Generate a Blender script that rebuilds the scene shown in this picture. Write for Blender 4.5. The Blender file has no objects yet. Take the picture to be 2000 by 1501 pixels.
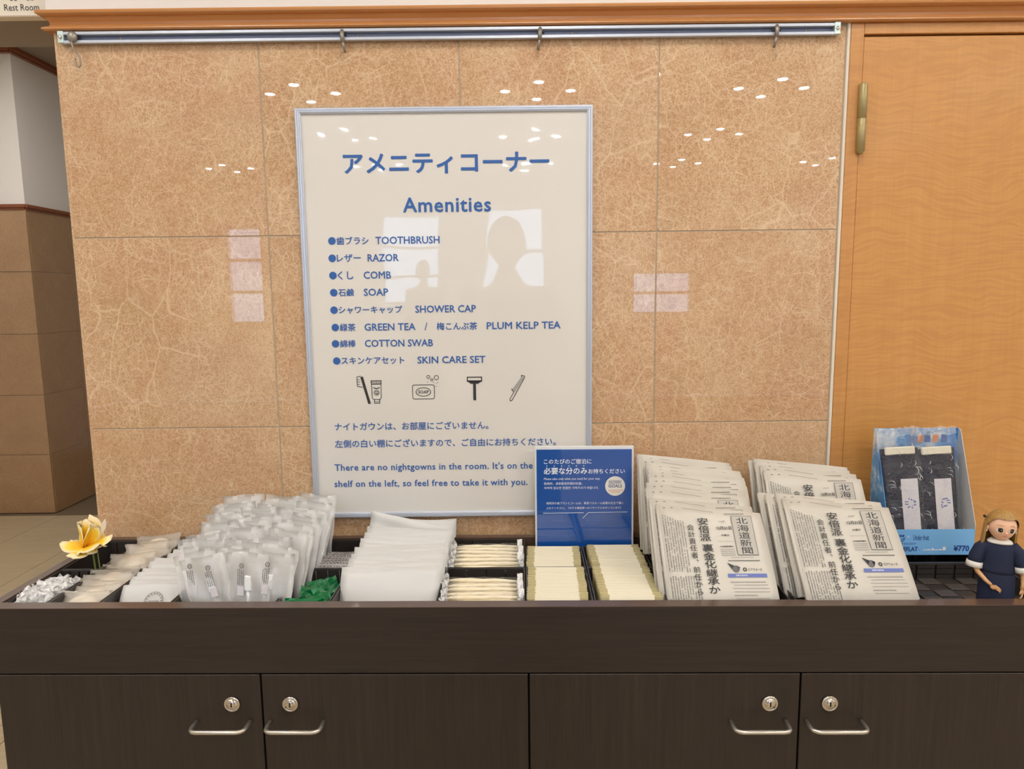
import bpy, math, random
from mathutils import Matrix, Vector, Euler
R = math.radians
sc = bpy.context.scene
COL = sc.collection
rnd = random.Random(7)

# ------------------------------------------------------------------ camera, world, exposure
def make_camera():
    p, y, r = 0.1286, -0.0001, -0.0116
    cy, sy, cp, sp, cr, sr = math.cos(y), math.sin(y), math.cos(p), math.sin(p), math.cos(r), math.sin(r)
    f = Vector((sy*cp, cy*cp, -sp)); rt = Vector((cy, -sy, 0)); up = rt.cross(f)
    r2 = rt*cr + up*sr; u2 = up*cr - rt*sr
    cam = bpy.data.cameras.new('camera'); o = bpy.data.objects.new('camera', cam); COL.objects.link(o)
    m = Matrix(((r2.x, u2.x, -f.x, 0.4986), (r2.y, u2.y, -f.y, -1.4401), (r2.z, u2.z, -f.z, 1.40), (0, 0, 0, 1)))
    o.matrix_world = m
    cam.sensor_width = 36; cam.lens = 1336.7/2000*36; cam.clip_start = 0.05; cam.clip_end = 60
    sc.camera = o
make_camera()
W = bpy.data.worlds.new('world'); sc.world = W; W.use_nodes = True
W.node_tree.nodes['Background'].inputs[0].default_value = (0.50, 0.70, 1.0, 1)
W.node_tree.nodes['Background'].inputs[1].default_value = 2.6
sc.view_settings.view_transform = 'Standard'; sc.view_settings.look = 'None'
sc.view_settings.gamma = 1; sc.view_settings.use_curve_mapping = False
sc.view_settings.exposure = 1.32
LAMP = 110.0            # emission of every small ceiling lamp
sc.cycles.transparent_max_bounces = 24
sc.cycles.max_bounces = 8; sc.cycles.diffuse_bounces = 5; sc.cycles.glossy_bounces = 4
sc.cycles.use_light_tree = True; sc.cycles.caustics_reflective = False; sc.cycles.caustics_refractive = False
sc.cycles.sample_clamp_indirect = 6
def area(name, loc, rot, sx, sy, power, col=(1, 1, 1)):
    l = bpy.data.lights.new(name, 'AREA'); l.shape = 'RECTANGLE'; l.size = sx; l.size_y = sy; l.energy = power; l.color = col
    o = bpy.data.objects.new(name, l); COL.objects.link(o); o.location = loc; o.rotation_euler = rot
    return o

# ------------------------------------------------------------------ materials
def lin(h):
    v = [int(h[i:i+2], 16)/255 for i in (0, 2, 4)]
    return tuple(c/12.92 if c <= .04045 else ((c+.055)/1.055)**2.4 for c in v) + (1,)
class NT:
    def __init__(s, name):
        s.m = bpy.data.materials.new(name); s.m.use_nodes = True; s.t = s.m.node_tree; s.b = s.t.nodes['Principled BSDF']
    def n(s, typ, **kw):
        x = s.t.nodes.new('ShaderNode'+typ)
        for k, v in kw.items():
            if k.startswith('i_'):
                k = k[2:]; k = int(k) if k.isdigit() else k.replace('_', ' ')
                x.inputs[k].default_value = v
            else: setattr(x, k, v)
        return x
    def l(s, a, b): s.t.links.new(a, b)
    def ramp(s, fac, stops):
        r = s.n('ValToRGB'); e = r.color_ramp.elements
        while len(e) < len(stops): e.new(0.5)
        for i, (p, c) in enumerate(stops):
            e[i].position = p; e[i].color = lin(c) if isinstance(c, str) else (c, c, c, 1)
        s.l(fac, r.inputs[0]); return r.outputs[0]
    def mix(s, fac, a, b, mode='MIX'):
        x = s.n('Mix', data_type='RGBA', blend_type=mode)
        for i, v in ((0, fac), (6, a), (7, b)):
            if hasattr(v, 'links'): s.l(v, x.inputs[i])
            else: x.inputs[i].default_value = v if i == 0 or not isinstance(v, str) else lin(v)
        return x.outputs[2]
    def coords(s, scale=(1, 1, 1), rand=0.0, kind='Object', rot=(0, 0, 0)):
        c = s.n('TexCoord'); mp = s.n('Mapping'); mp.inputs['Scale'].default_value = scale; mp.inputs['Rotation'].default_value = rot
        s.l(c.outputs[kind], mp.inputs[0])
        if rand:
            oi = s.n('ObjectInfo'); mu = s.n('Math', operation='MULTIPLY'); mu.inputs[1].default_value = rand
            s.l(oi.outputs['Random'], mu.inputs[0]); s.l(mu.outputs[0], mp.inputs['Location'])
        return mp.outputs[0]
    def noise(s, vec, scale, detail=4, rough=.5, dist=0):
        x = s.n('TexNoise'); x.inputs['Scale'].default_value = scale; x.inputs['Detail'].default_value = detail
        x.inputs['Roughness'].default_value = rough; x.inputs['Distortion'].default_value = dist
        s.l(vec, x.inputs['Vector']); return x.outputs[0]
    def bump(s, h, strength, dist=.001, coat=False):
        x = s.n('Bump'); x.inputs['Strength'].default_value = strength; x.inputs['Distance'].default_value = dist
        s.l(h, x.inputs['Height'])
        if coat: s.l(x.outputs[0], s.b.inputs['Coat Normal'])
        else: s.l(x.outputs[0], s.b.inputs['Normal'])
    def set(s, **kw):
        for k, v in kw.items():
            k = k.replace('_', ' '); s.b.inputs[k].default_value = lin(v) if isinstance(v, str) else v
        return s
    def col(s, v): s.l(v, s.b.inputs['Base Color']); return s
def plain(name, c, rough=.6, **kw):
    return NT(name).set(Base_Color=c, Roughness=rough, **kw).m

def stone(name, dark, mid, light, rusty, vein, rough=.13, veins=1.0):
    t = NT(name); v = t.coords(rand=37.0)
    def warpv(sc_, amt, det=3):
        cn = t.n('TexNoise'); cn.inputs['Scale'].default_value = sc_; cn.inputs['Detail'].default_value = det; t.l(v, cn.inputs['Vector'])
        wv = t.n('VectorMath', operation='SCALE'); wv.inputs['Scale'].default_value = amt; t.l(cn.outputs['Color'], wv.inputs[0])
        ad = t.n('VectorMath', operation='ADD'); t.l(v, ad.inputs[0]); t.l(wv.outputs[0], ad.inputs[1]); return ad.outputs[0]
    ad = warpv(6, .08); ad2 = warpv(12, .014)
    big = t.ramp(t.noise(v, 5.5, 6, .66, .5), [(.33, 'b0824f' if veins > .5 else dark), (.5, mid), (.66, light)])
    rr = t.ramp(t.noise(v, 8.5, 5, .65, .3), [(.46, 0.0), (.66, .7)])
    c = t.mix(rr, big, rusty)
    gr = t.ramp(t.noise(v, 3.7, 5, .6, .4), [(.52, 0.0), (.72, .55)]); c = t.mix(gr, c, 'c6ac92' if veins > .5 else mid)
    grain = t.ramp(t.noise(v, 330, 2, .75), [(.38, 0.0), (.6, 1.0)])
    c = t.mix(.46, c, t.mix(grain, dark, vein))
    fine = t.ramp(t.noise(v, 120, 4, .8), [(.36, 0.0), (.64, 1.0)])
    c = t.mix(.34, c, t.mix(fine, dark, light))
    def veinlayer(c, vec, scale, w, amt, msc, stretch=(1, 1, 1), rot=0):
        mp = t.n('Mapping'); mp.inputs['Scale'].default_value = stretch; mp.inputs['Rotation'].default_value = (0, rot, 0); t.l(vec, mp.inputs[0])
        vo = t.n('TexVoronoi', feature='DISTANCE_TO_EDGE'); vo.inputs['Scale'].default_value = scale; t.l(mp.outputs[0], vo.inputs['Vector'])
        m = t.ramp(vo.outputs['Distance'], [(0.0, 1.0), (w, 0.0)])
        k = t.ramp(t.noise(v, msc, 3, .6), [(.44, 0.0), (.60, amt)])
        mm = t.n('Math', operation='MULTIPLY'); t.l(m, mm.inputs[0]); t.l(k, mm.inputs[1])
        return t.mix(mm.outputs[0], c, vein)
    c = veinlayer(c, ad2, 44, .04, .42*veins, 8, (1, 1, .45), .6); c = veinlayer(c, ad2, 62, .05, .42*veins, 10, (.45, 1, 1), .4)
    c = veinlayer(c, ad2, 100, .07, .4*veins, 13, (1, 1, .6), -.7); c = veinlayer(c, ad, 11, .022, .45*veins, 3.4, (1, 1, .6), .5)
    cr = t.n('TexVoronoi', feature='DISTANCE_TO_EDGE'); cr.inputs['Scale'].default_value = 9; t.l(ad, cr.inputs['Vector'])
    m2 = t.ramp(cr.outputs['Distance'], [(0.0, .3), (.02, 0.0)])
    k2 = t.ramp(t.noise(v, 3.3, 2), [(.55, 0.0), (.7, 1.0)]); q = t.n('Math', operation='MULTIPLY'); t.l(m2, q.inputs[0]); t.l(k2, q.inputs[1])
    c = t.mix(q.outputs[0], c, '8a5a3a')
    t.col(c).set(Roughness=.42, IOR=1.35, Coat_Weight=.9, Coat_Roughness=.012 if rough < .2 else .12)
    t.bump(t.noise(v, 60, 2), .025, .0006)
    return t.m
def wood(name, a, b, axis='z', rough=.45, fig=None, scale=1.0, coat=0.0, bump=.15):
    t = NT(name)
    s = {'z': (90, 90, 3.2), 'x': (3.2, 90, 90)}[axis]; s = tuple(q*scale for q in s)
    v = t.coords(s); n = t.ramp(t.noise(v, 1, 5, .65, .4), [(.3, 0.0), (.7, 1.0)])
    v2 = t.coords(tuple(q*3.1 for q in s)); n2 = t.ramp(t.noise(v2, 1, 3, .7), [(.35, 0.0), (.65, 1.0)])
    c = t.mix(n, a, b); c = t.mix(.35, c, t.mix(n2, a, b))
    if fig:
        vw = t.coords((1, 1, 1)); nz = t.n('TexNoise'); nz.inputs['Scale'].default_value = 6; nz.inputs['Detail'].default_value = 2; t.l(vw, nz.inputs['Vector'])
        sc_ = t.n('VectorMath', operation='SCALE'); sc_.inputs['Scale'].default_value = .11; t.l(nz.outputs['Color'], sc_.inputs[0])
        ad = t.n('VectorMath', operation='ADD'); t.l(vw, ad.inputs[0]); t.l(sc_.outputs[0], ad.inputs[1])
        mp = t.n('Mapping'); mp.inputs['Scale'].default_value = (14, 14, 170); t.l(ad.outputs[0], mp.inputs[0])
        f = t.ramp(t.noise(mp.outputs[0], 1, 2, .5), [(.36, 0.0), (.6, 1.0)])
        c = t.mix(t.mix(f, (.36, .36, .36, 1), (0, 0, 0, 1)), c, fig)
    t.col(c).set(Roughness=rough, Coat_Weight=coat, Coat_Roughness=.15)
    t.bump(n2, bump, .0004)
    return t.m
MAT = {}
MAT['tile'] = stone('polished_stone', 'a4744a', 'ca9c6f', 'dfbd94', 'bd7a52', 'f0d9b6')
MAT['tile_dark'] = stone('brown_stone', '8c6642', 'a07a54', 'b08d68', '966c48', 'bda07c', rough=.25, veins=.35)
MAT['grout'] = plain('grout', 'b3a794', .85)
MAT['dim_taupe'] = plain('dimmed_ceiling_paint', '94877a', .85)  # low light of the corridor ceiling and header put into the colour
MAT['white'] = plain('white_wallpaper', 'e9e5e0', .8)
MAT['cream'] = plain('cream_paint', 'e6dccb', .6)
MAT['ceil'] = plain('ceiling_paint', 'ddd3c6', .85)
MAT['moulding'] = wood('orange_wood', 'bf8146', 'c98e54', 'x', .32, coat=.5, bump=.03)
MAT['dkmould'] = wood('brown_trim_wood', '7b3f1d', '8d4d28', 'x', .4, coat=.2)
MAT['maple'] = wood('figured_maple', 'cc924f', 'd59d5b', 'z', .42, fig='b67d42', scale=.6, coat=.15, bump=.04)
MAT['maple_h'] = wood('maple_casing', 'c88d4c', 'd1985a', 'z', .42, fig='b37a40', scale=.8, coat=.15, bump=.04)
MAT['dark_h'] = wood('dark_oak_across', '17100e', '30241f', 'x', .42, coat=.12, bump=.12)
MAT['dark_v'] = wood('dark_oak_upright', '150f0d', '32261f', 'z', .42, coat=.12, bump=.12)
MAT['rim'] = plain('dark_edging', '57443b', .33, Coat_Weight=.35)
MAT['black'] = plain('black_and_gap_shade', '0b0a0a', .7)  # black of dark fittings, also painted shade in the door gaps
MAT['alu'] = plain('aluminium', 'c9d0de', .32, Metallic=.35)
MAT['alu_dark'] = plain('aluminium_slot', '6f7890', .4, Metallic=.3)
MAT['zinc'] = plain('zinc_plate', 'cfe2e2', .35, Metallic=.5)
MAT['greymetal'] = plain('grey_cast_metal', '9b958c', .42, Metallic=.6)
MAT['chrome'] = plain('chrome', 'ded8cf', .12, Metallic=1.0)
MAT['satin'] = plain('satin_nickel', 'cdc7bb', .3, Metallic=.85)
MAT['olive'] = plain('bronze_paint', 'a9996b', .38, Metallic=.35)
MAT['print_blue'] = plain('blue_ink', '2f62ac', .5)
MAT['print_navy'] = plain('navy_ink', '1e3a86', .5)
MAT['print_black'] = plain('black_ink', '2f2f33', .6)
MAT['print_white'] = plain('white_ink', 'eaf0f8', .5)
MAT['print_grey'] = plain('grey_ink', '6a6a6c', .6)
MAT['signblue'] = plain('blue_print', '1553a6', .3, Coat_Weight=1.0, Coat_Roughness=.02, Coat_IOR=2.0)
MAT['signwhite'] = plain('acrylic_edge', 'e3e6ea', .2)
MAT['barblue'] = plain('blue_bar', '6878b8', .6)
MAT['boxgrey'] = plain('grey_tint', 'bdb9b0', .7)
MAT['basket'] = plain('black_woven_plastic', '332e2b', .42)
MAT['basket2'] = plain('charcoal_woven_plastic', '4a4441', .45)
MAT['divider'] = plain('dark_divider', '3a3634', .3)
MAT['cardwhite'] = plain('cream_paper', 'e6dfc8', .7)
MAT['cardtan'] = plain('tan_paper', 'cbbf92', .7)
MAT['swab'] = plain('swab_wrap', 'f0e4c6', .45)
MAT['packwhite'] = plain('white_paper_pack', 'd6d6d4', .62)
MAT['soap'] = plain('ivory_soap', 'f1e8d6', .5)
MAT['brush'] = plain('white_plastic', 'f2f4f6', .3)
MAT['navy'] = plain('navy_cloth', '1c2540', .85)
MAT['navy_sock'] = plain('navy_knit', '15162a', .9)
MAT['tag'] = plain('white_label', 'dcd8dc', .5)
MAT['skyblue'] = plain('sky_blue_card', '7fbcf0', .38)
MAT['skin'] = plain('doll_skin', 'eebf9f', .45)
MAT['skinarm'] = plain('doll_arm_skin', 'd9a877', .45)
MAT['hair'] = wood('blond_doll_hair', '86602e', 'c09a58', 'z', .5, scale=3)
MAT['whitecloth'] = plain('white_cloth', 'e6e4dc', .8)
MAT['eye'] = plain('dark_eye', '2a1a14', .3)
MAT['lip'] = plain('pink_lip', 'd98377', .5)
MAT['stem'] = plain('green_stem', '6f7d3c', .6)
MAT['orange'] = plain('orange_print', 'e08a50', .5)
MAT['foil'] = plain('green_foil', '047a45', .16, Metallic=.25, Coat_Weight=.8)
MAT['leafy'] = plain('gold_foil', '8fae3a', .3, Metallic=.3)
def poster_mat():
    t = NT('poster_paper'); v = t.coords((1, 1, 1))
    t.set(Base_Color='e3e0da', Roughness=.55, Coat_Weight=.9, Coat_Roughness=.02)
    n = t.n('Math', operation='ADD'); t.l(t.noise(v, 3.2, 2, .5, .6), n.inputs[0])
    m = t.n('Math', operation='MULTIPLY'); m.inputs[1].default_value = .12; t.l(t.noise(v, 14, 1, .4), m.inputs[0]); t.l(m.outputs[0], n.inputs[1])
    t.bump(n.outputs[0], .30, .004, coat=True)
    vo = t.n('TexVoronoi'); vo.inputs['Scale'].default_value = 5.5; t.l(v, vo.inputs['Vector'])
    t.bump(vo.outputs['Distance'], .35, .002)
    return t.m
MAT['poster'] = poster_mat()
def newsprint():
    t = NT('newsprint'); v = t.coords((1, 1, 1), rand=5)
    c = t.mix(t.ramp(t.noise(v, 9, 3), [(.3, 0.0), (.7, 1.0)]), 'c9c5ba', 'd6d2c8'); t.col(c).set(Roughness=.85)
    t.bump(t.noise(v, 22, 3), .25, .002); return t.m
MAT['news'] = newsprint()
def film(name, color, alpha, rough=.12, nscale=40, bump=.8, gloss=1.3):
    t = NT(name); v = t.coords((1, 1, 1), rand=9)
    t.set(Base_Color=color, Roughness=.5)
    bp = t.n('Bump'); bp.inputs['Strength'].default_value = bump; bp.inputs['Distance'].default_value = .010 if alpha < .1 else .005; t.l(t.noise(v, nscale, 3, .6, .4), bp.inputs['Height'])
    tr = t.n('BsdfTransparent'); mx = t.n('MixShader'); mx.inputs[0].default_value = alpha
    t.l(tr.outputs[0], mx.inputs[1]); t.l(t.b.outputs[0], mx.inputs[2])
    gl = t.n('BsdfGlossy'); gl.inputs['Roughness'].default_value = rough; t.l(bp.outputs[0], gl.inputs['Normal'])
    fr = t.n('LayerWeight'); fr.inputs['Blend'].default_value = .5; t.l(bp.outputs[0], fr.inputs['Normal'])
    pw = t.n('Math', operation='POWER'); pw.inputs[1].default_value = 3.5; t.l(fr.outputs['Facing'], pw.inputs[0]); pa = t.n('Math', operation='MULTIPLY_ADD'); pa.inputs[1].default_value = .35; pa.inputs[2].default_value = .05; t.l(pw.outputs[0], pa.inputs[0])
    mu = t.n('Math', operation='MULTIPLY'); mu.inputs[1].default_value = gloss; mu.use_clamp = True; t.l(pa.outputs[0], mu.inputs[0])
    m2 = t.n('MixShader'); t.l(mu.outputs[0], m2.inputs[0]); t.l(mx.outputs[0], m2.inputs[1]); t.l(gl.outputs[0], m2.inputs[2])
    t.l(m2.outputs[0], t.t.nodes['Material Output'].inputs[0])
    return t.m
MAT['bag'] = film('milky_film', 'f8f8f6', .31, .2, 45, .8, 1.1)
MAT['clear'] = film('clear_film', 'dfe6ea', .02, .12, 60, 1.0, 1.3)
MAT['seal'] = film('film_seal', 'f4f8fa', .22, .12, 120, 1.0, 1.2)
MAT['pouch'] = film('frosted_pouch', 'e4dccf', .36, .25, 60, .6, .7)
MAT['crinkle'] = film('crinkled_clear_packet', 'fafafa', .72, .15, 120, 1.0, .8)
MAT['silverpack'] = plain('silver_print_packet', 'c9c2c0', .35, Metallic=.2)
def clouds():
    t = NT('printed_sky'); v = t.coords((1, 1, 1))
    c = t.ramp(t.noise(v, 16, 4, .6), [(.42, '2d7cc9'), (.56, '5fa6e2'), (.68, 'dfe9f2')]); t.col(c).set(Roughness=.35); return t.m
MAT['clouds'] = clouds()
def petal_mat():
    t = NT('yellow_petal'); uv = t.n('UVMap'); sp = t.n('SeparateXYZ'); t.l(uv.outputs[0], sp.inputs[0])
    nz = t.noise(t.coords((1, 1, 1)), 160, 2); a = t.n('Math', operation='MULTIPLY_ADD'); a.inputs[1].default_value = .22
    t.l(nz, a.inputs[0]); t.l(sp.outputs[1], a.inputs[2])
    t.col(t.ramp(a.outputs[0], [(.2, 'f0b208'), (.8, 'f4d238'), (1.0, 'f3e2b4')])).set(Roughness=.55, Subsurface_Weight=0.0); return t.m
MAT['petal'] = petal_mat()
def floor_mat():
    t = NT('floor_tile'); v = t.coords((1, 1, 1), rand=11)
    mp = t.coords((5, 70, 5), rand=11); n = t.ramp(t.noise(mp, 1, 4, .6), [(.3, 0.0), (.7, 1.0)])
    t.col(t.mix(n, 'a8977a', 'b9a888')).set(Roughness=.38); return t.m
MAT['floor'] = floor_mat()
MAT['floorgrout'] = plain('floor_grout', '6f5d47', .8)
lm = NT('lamp_glow'); lm.set(Base_Color='ffffff', Emission_Color=(1, .965, .915, 1), Emission_Strength=LAMP); MAT['lamp'] = lm.m

# ------------------------------------------------------------------ mesh builder
class MB:
    def __init__(s): s.v, s.f, s.mi, s.sm, s.uv = [], [], [], [], None
    def add(s, vs, fs, mi=0, smooth=False, M=None):
        b = len(s.v)
        s.v += [tuple(M @ Vector(p)) for p in vs] if M is not None else [tuple(p) for p in vs]
        s.f += [tuple(b+i for i in f) for f in fs]; s.mi += [mi]*len(fs); s.sm += [smooth]*len(fs); return s
    def box(s, x0, x1, y0, y1, z0, z1, mi=0, bv=0.0, M=None):
        if bv <= 0:
            vs = [(x, y, z) for x in (x0, x1) for y in (y0, y1) for z in (z0, z1)]
            return s.add(vs, [(0, 1, 3, 2), (4, 6, 7, 5), (0, 4, 5, 1), (2, 3, 7, 6), (0, 2, 6, 4), (1, 5, 7, 3)], mi, False, M)
        xs, ys, zs = (x0, x1), (y0, y1), (z0, z1); vs = []; idx = {}
        for i in (0, 1):
            for j in (0, 1):
                for k in (0, 1):
                    sx, sy, sz = (1-2*i)*bv, (1-2*j)*bv, (1-2*k)*bv
                    for a, p in enumerate(((xs[i], ys[j]+sy, zs[k]+sz), (xs[i]+sx, ys[j], zs[k]+sz), (xs[i]+sx, ys[j]+sy, zs[k]))):
                        idx[i, j, k, a] = len(vs); vs.append(p)
        fs = []
        for i in (0, 1):
            q = [idx[i, 0, 0, 0], idx[i, 1, 0, 0], idx[i, 1, 1, 0], idx[i, 0, 1, 0]]; fs.append(q if i else q[::-1])
            q = [idx[0, i, 0, 1], idx[1, i, 0, 1], idx[1, i, 1, 1], idx[0, i, 1, 1]]; fs.append(q[::-1] if i else q)
            q = [idx[0, 0, i, 2], idx[1, 0, i, 2], idx[1, 1, i, 2], idx[0, 1, i, 2]]; fs.append(q if i else q[::-1])
        for a in (0, 1):
            for b in (0, 1):
                q = [idx[a, b, 0, 0], idx[a, b, 1, 0], idx[a, b, 1, 1], idx[a, b, 0, 1]]; fs.append(q if a != b else q[::-1])
                q = [idx[a, 0, b, 0], idx[a, 1, b, 0], idx[a, 1, b, 2], idx[a, 0, b, 2]]; fs.append(q[::-1] if a != b else q)
                q = [idx[0, a, b, 1], idx[1, a, b, 1], idx[1, a, b, 2], idx[0, a, b, 2]]; fs.append(q if a != b else q[::-1])
        for i in (0, 1):
            for j in (0, 1):
                for k in (0, 1):
                    q = [idx[i, j, k, 0], idx[i, j, k, 1], idx[i, j, k, 2]]; fs.append(q if (i+j+k) % 2 else q[::-1])
        return s.add(vs, fs, mi, False, M)
    def tube(s, pts, r, n=8, mi=0, M=None, caps=True, flat=1.0):
        pts = [Vector(p) for p in pts]; rr = r if isinstance(r, (list, tuple)) else [r]*len(pts); vs = []; up = None
        for i, p in enumerate(pts):
            t = (pts[min(i+1, len(pts)-1)]-pts[max(i-1, 0)]).normalized()
            if up is None:
                up = Vector((0, 0, 1)) if abs(t.z) < .9 else Vector((0, 1, 0))
            a = t.cross(up)
            a = a.normalized() if a.length > 1e-6 else Vector((1, 0, 0)); b = a.cross(t).normalized(); up = b
            for k in range(n):
                an = 2*math.pi*k/n; vs.append(p + a*math.cos(an)*rr[i] + b*math.sin(an)*rr[i]*flat)
        fs = [(i*n+k, i*n+(k+1) % n, (i+1)*n+(k+1) % n, (i+1)*n+k) for i in range(len(pts)-1) for k in range(n)]
        if caps: fs += [tuple(range(n))[::-1], tuple((len(pts)-1)*n+k for k in range(n))]
        return s.add(vs, fs, mi, True, M)
    def lathe(s, prof, n=24, mi=0, M=None):          # profile of (radius, z)
        vs = [(r*math.cos(2*math.pi*k/n), r*math.sin(2*math.pi*k/n), z) for r, z in prof for k in range(n)]
        fs = [(i*n+k, i*n+(k+1) % n, (i+1)*n+(k+1) % n, (i+1)*n+k) for i in range(len(prof)-1) for k in range(n)]
        fs += [tuple(range(n))[::-1], tuple((len(prof)-1)*n+k for k in range(n))]
        return s.add(vs, fs, mi, True, M)
    def ell(s, c, r, n=16, m=10, mi=0, M=None, fn=None):
        vs = [];
        for i in range(m+1):
            th = math.pi*i/m
            for k in range(n):
                ph = 2*math.pi*k/n; d = Vector((math.sin(th)*math.cos(ph), math.sin(th)*math.sin(ph), math.cos(th)))
                if fn: d = fn(d)
                vs.append((c[0]+r[0]*d.x, c[1]+r[1]*d.y, c[2]+r[2]*d.z))
        fs = [(i*n+k, (i+1)*n+k, (i+1)*n+(k+1) % n, i*n+(k+1) % n) for i in range(m) for k in range(n)]
        return s.add(vs, fs, mi, True, M)
    def prism(s, poly, y0, y1, mi=0, M=None):        # polygon in x,z extruded along y
        n = len(poly); vs = [(x, y0, z) for x, z in poly]+[(x, y1, z) for x, z in poly]
        fs = [tuple(range(n)), tuple(range(2*n-1, n-1, -1))]+[(i, i+n, (i+1) % n+n, (i+1) % n) for i in range(n)]
        return s.add(vs, fs, mi, False, M)
    def grid(s, nx, nz, fn, mi=0, smooth=True, M=None, two=None):
        vs = [fn(i/nx, j/nz) for j in range(nz+1) for i in range(nx+1)]
        fs = [(j*(nx+1)+i, j*(nx+1)+i+1, (j+1)*(nx+1)+i+1, (j+1)*(nx+1)+i) for j in range(nz) for i in range(nx)]
        s.add(vs, fs, mi, smooth, M)
        if two:
            b = len(vs); vs2 = [two(i/nx, j/nz) for j in range(nz+1) for i in range(nx+1)]
            fs2 = [tuple(reversed(f)) for f in fs]; s.add(vs2, fs2, mi, smooth, M); o = len(s.v)-2*b
            ring = [i for i in range(nx+1)]+[j*(nx+1)+nx for j in range(1, nz+1)]+[nz*(nx+1)+i for i in range(nx-1, -1, -1)]+[j*(nx+1) for j in range(nz-1, 0, -1)]
            for a, c in zip(ring, ring[1:]+ring[:1]): s.f.append((o+a, o+b+a, o+b+c, o+c)); s.mi.append(mi); s.sm.append(False)
        return s
    def quad(s, x0, x1, z0, z1, y=0, mi=0, M=None): return s.add([(x0, y, z0), (x1, y, z0), (x1, y, z1), (x0, y, z1)], [(0, 1, 2, 3)], mi, False, M)
    def disc(s, x, z, r, y=0, mi=0, n=24, r0=0, M=None):
        if r0: 
            vs = [(x+q*math.cos(2*math.pi*k/n), y, z+q*math.sin(2*math.pi*k/n)) for q in (r0, r) for k in range(n)]
            return s.add(vs, [(k, (k+1) % n, n+(k+1) % n, n+k) for k in range(n)], mi, False, M)
        return s.add([(x+r*math.cos(2*math.pi*k/n), y, z+r*math.sin(2*math.pi*k/n)) for k in range(n)], [tuple(range(n))], mi, False, M)
    def line(s, pts, w, y=0, mi=0, M=None):
        for (ax, az), (bx, bz) in zip(pts, pts[1:]):
            d = math.hypot(bx-ax, bz-az) or 1e-9; nx, nz = -(bz-az)/d*w/2, (bx-ax)/d*w/2; ex, ez = (bx-ax)/d*w*.3, (bz-az)/d*w*.3
            s.add([(ax+nx-ex, y, az+nz-ez), (ax-nx-ex, y, az-nz-ez), (bx-nx+ex, y, bz-nz+ez), (bx+nx+ex, y, bz+nz+ez)], [(0, 1, 2, 3)], mi, False, M)
        return s
    def text(s, body, x0, x1=None, zc=0, h=None, size=None, bold=.0, y=0, mi=0, M=None, sp=1.0, zb=None):
        vs, fs = glyphs(body, 0, sp)
        ax = min(v[0] for v in vs); bx = max(v[0] for v in vs); az = min(v[1] for v in vs); bz = max(v[1] for v in vs)
        kx = (x1-x0)/(bx-ax) if x1 is not None else size; kz = h/(bz-az) if h else kx
        z0 = (zb-0*kz) if zb is not None else zc-(az+bz)/2*kz
        kk = (kx+kz)/2*bold*.8
        for q in range(6 if bold else 1):
            ox, oz = (kk*math.cos(q*math.pi/3+.3), kk*math.sin(q*math.pi/3+.3)) if bold else (0, 0)
            s.add([(x0+(a-ax)*kx+ox, y-q*.00001, z0+b*kz+oz) for a, b in vs], fs, mi, False, M)
        return s
    def column(s, body, xc, ztop, cell, size, bold=0, y=0, mi=0, M=None, wide=1.0):
        for i, ch in enumerate(body):
            if ch == ' ': continue
            vs, fs = glyphs(ch, 0, 1.0)
            cx = (min(v[0] for v in vs)+max(v[0] for v in vs))/2; cz = (min(v[1] for v in vs)+max(v[1] for v in vs))/2
            dx, dz = (.3*size, .3*size) if ch == '、' else (0, 0)
            for q in range(4 if bold else 1):
                ox, oz = (size*bold*math.cos(q*math.pi/2+.3), size*bold*math.sin(q*math.pi/2+.3)) if bold else (0, 0)
                s.add([(xc+(a-cx)*size*wide+dx+ox, y-q*.00001, ztop-(i+.5)*cell+(b-cz)*size+dz+oz) for a, b in vs], fs, mi, False, M)
        return s
    def mesh(s, name, mats):
        me = bpy.data.meshes.new(name); me.from_pydata(s.v, [], s.f); me.update()
        for m in mats: me.materials.append(MAT[m])
        me.polygons.foreach_set('material_index', s.mi); me.polygons.foreach_set('use_smooth', s.sm)
        if s.uv:
            u = me.uv_layers.new(name='UVMap')
            for l in me.loops: u.data[l.index].uv = s.uv[l.vertex_index]
        return me
    def obj(s, name, mats, parent=None, M=None):
        mats = [mats] if isinstance(mats, str) else mats
        o = bpy.data.objects.new(name, s.mesh(name, mats)); COL.objects.link(o)
        if parent: o.parent = parent
        if M is not None: o.matrix_basis = M
        return o
_g = {}
def glyphs(body, bold, sp):
    k = (body, bold, sp)
    if k not in _g:
        c = bpy.data.curves.new('t', 'FONT'); c.body = body; c.size = 1; c.offset = bold; c.resolution_u = 2; c.space_character = sp
        c.fill_mode = 'FRONT' if hasattr(c, 'fill_mode') and False else c.fill_mode
        o = bpy.data.objects.new('t', c); COL.objects.link(o)
        dg = bpy.context.evaluated_depsgraph_get(); me = bpy.data.meshes.new_from_object(o.evaluated_get(dg))
        vs = [(v.co.x, v.co.y) for v in me.vertices]; fs = [tuple(p.vertices) for p in me.polygons]
        bpy.data.objects.remove(o); bpy.data.curves.remove(c); bpy.data.meshes.remove(me); _g[k] = (vs, fs)
    return _g[k]
def tag(o, label=None, cat=None, group=None, kind=None):
    for k, v in (('label', label), ('category', cat), ('group', group), ('kind', kind)):
        if v: o[k] = v
    return o
CAB = Matrix.Translation((-.41, -.002, .89)) @ Matrix.Rotation(R(-1.0), 4, 'Z')
def T(x=0, y=0, z=0, rx=0, ry=0, rz=0): return Matrix.Translation((x, y, z)) @ Euler((R(rx), R(ry), R(rz)), 'XYZ').to_matrix().to_4x4()
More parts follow.
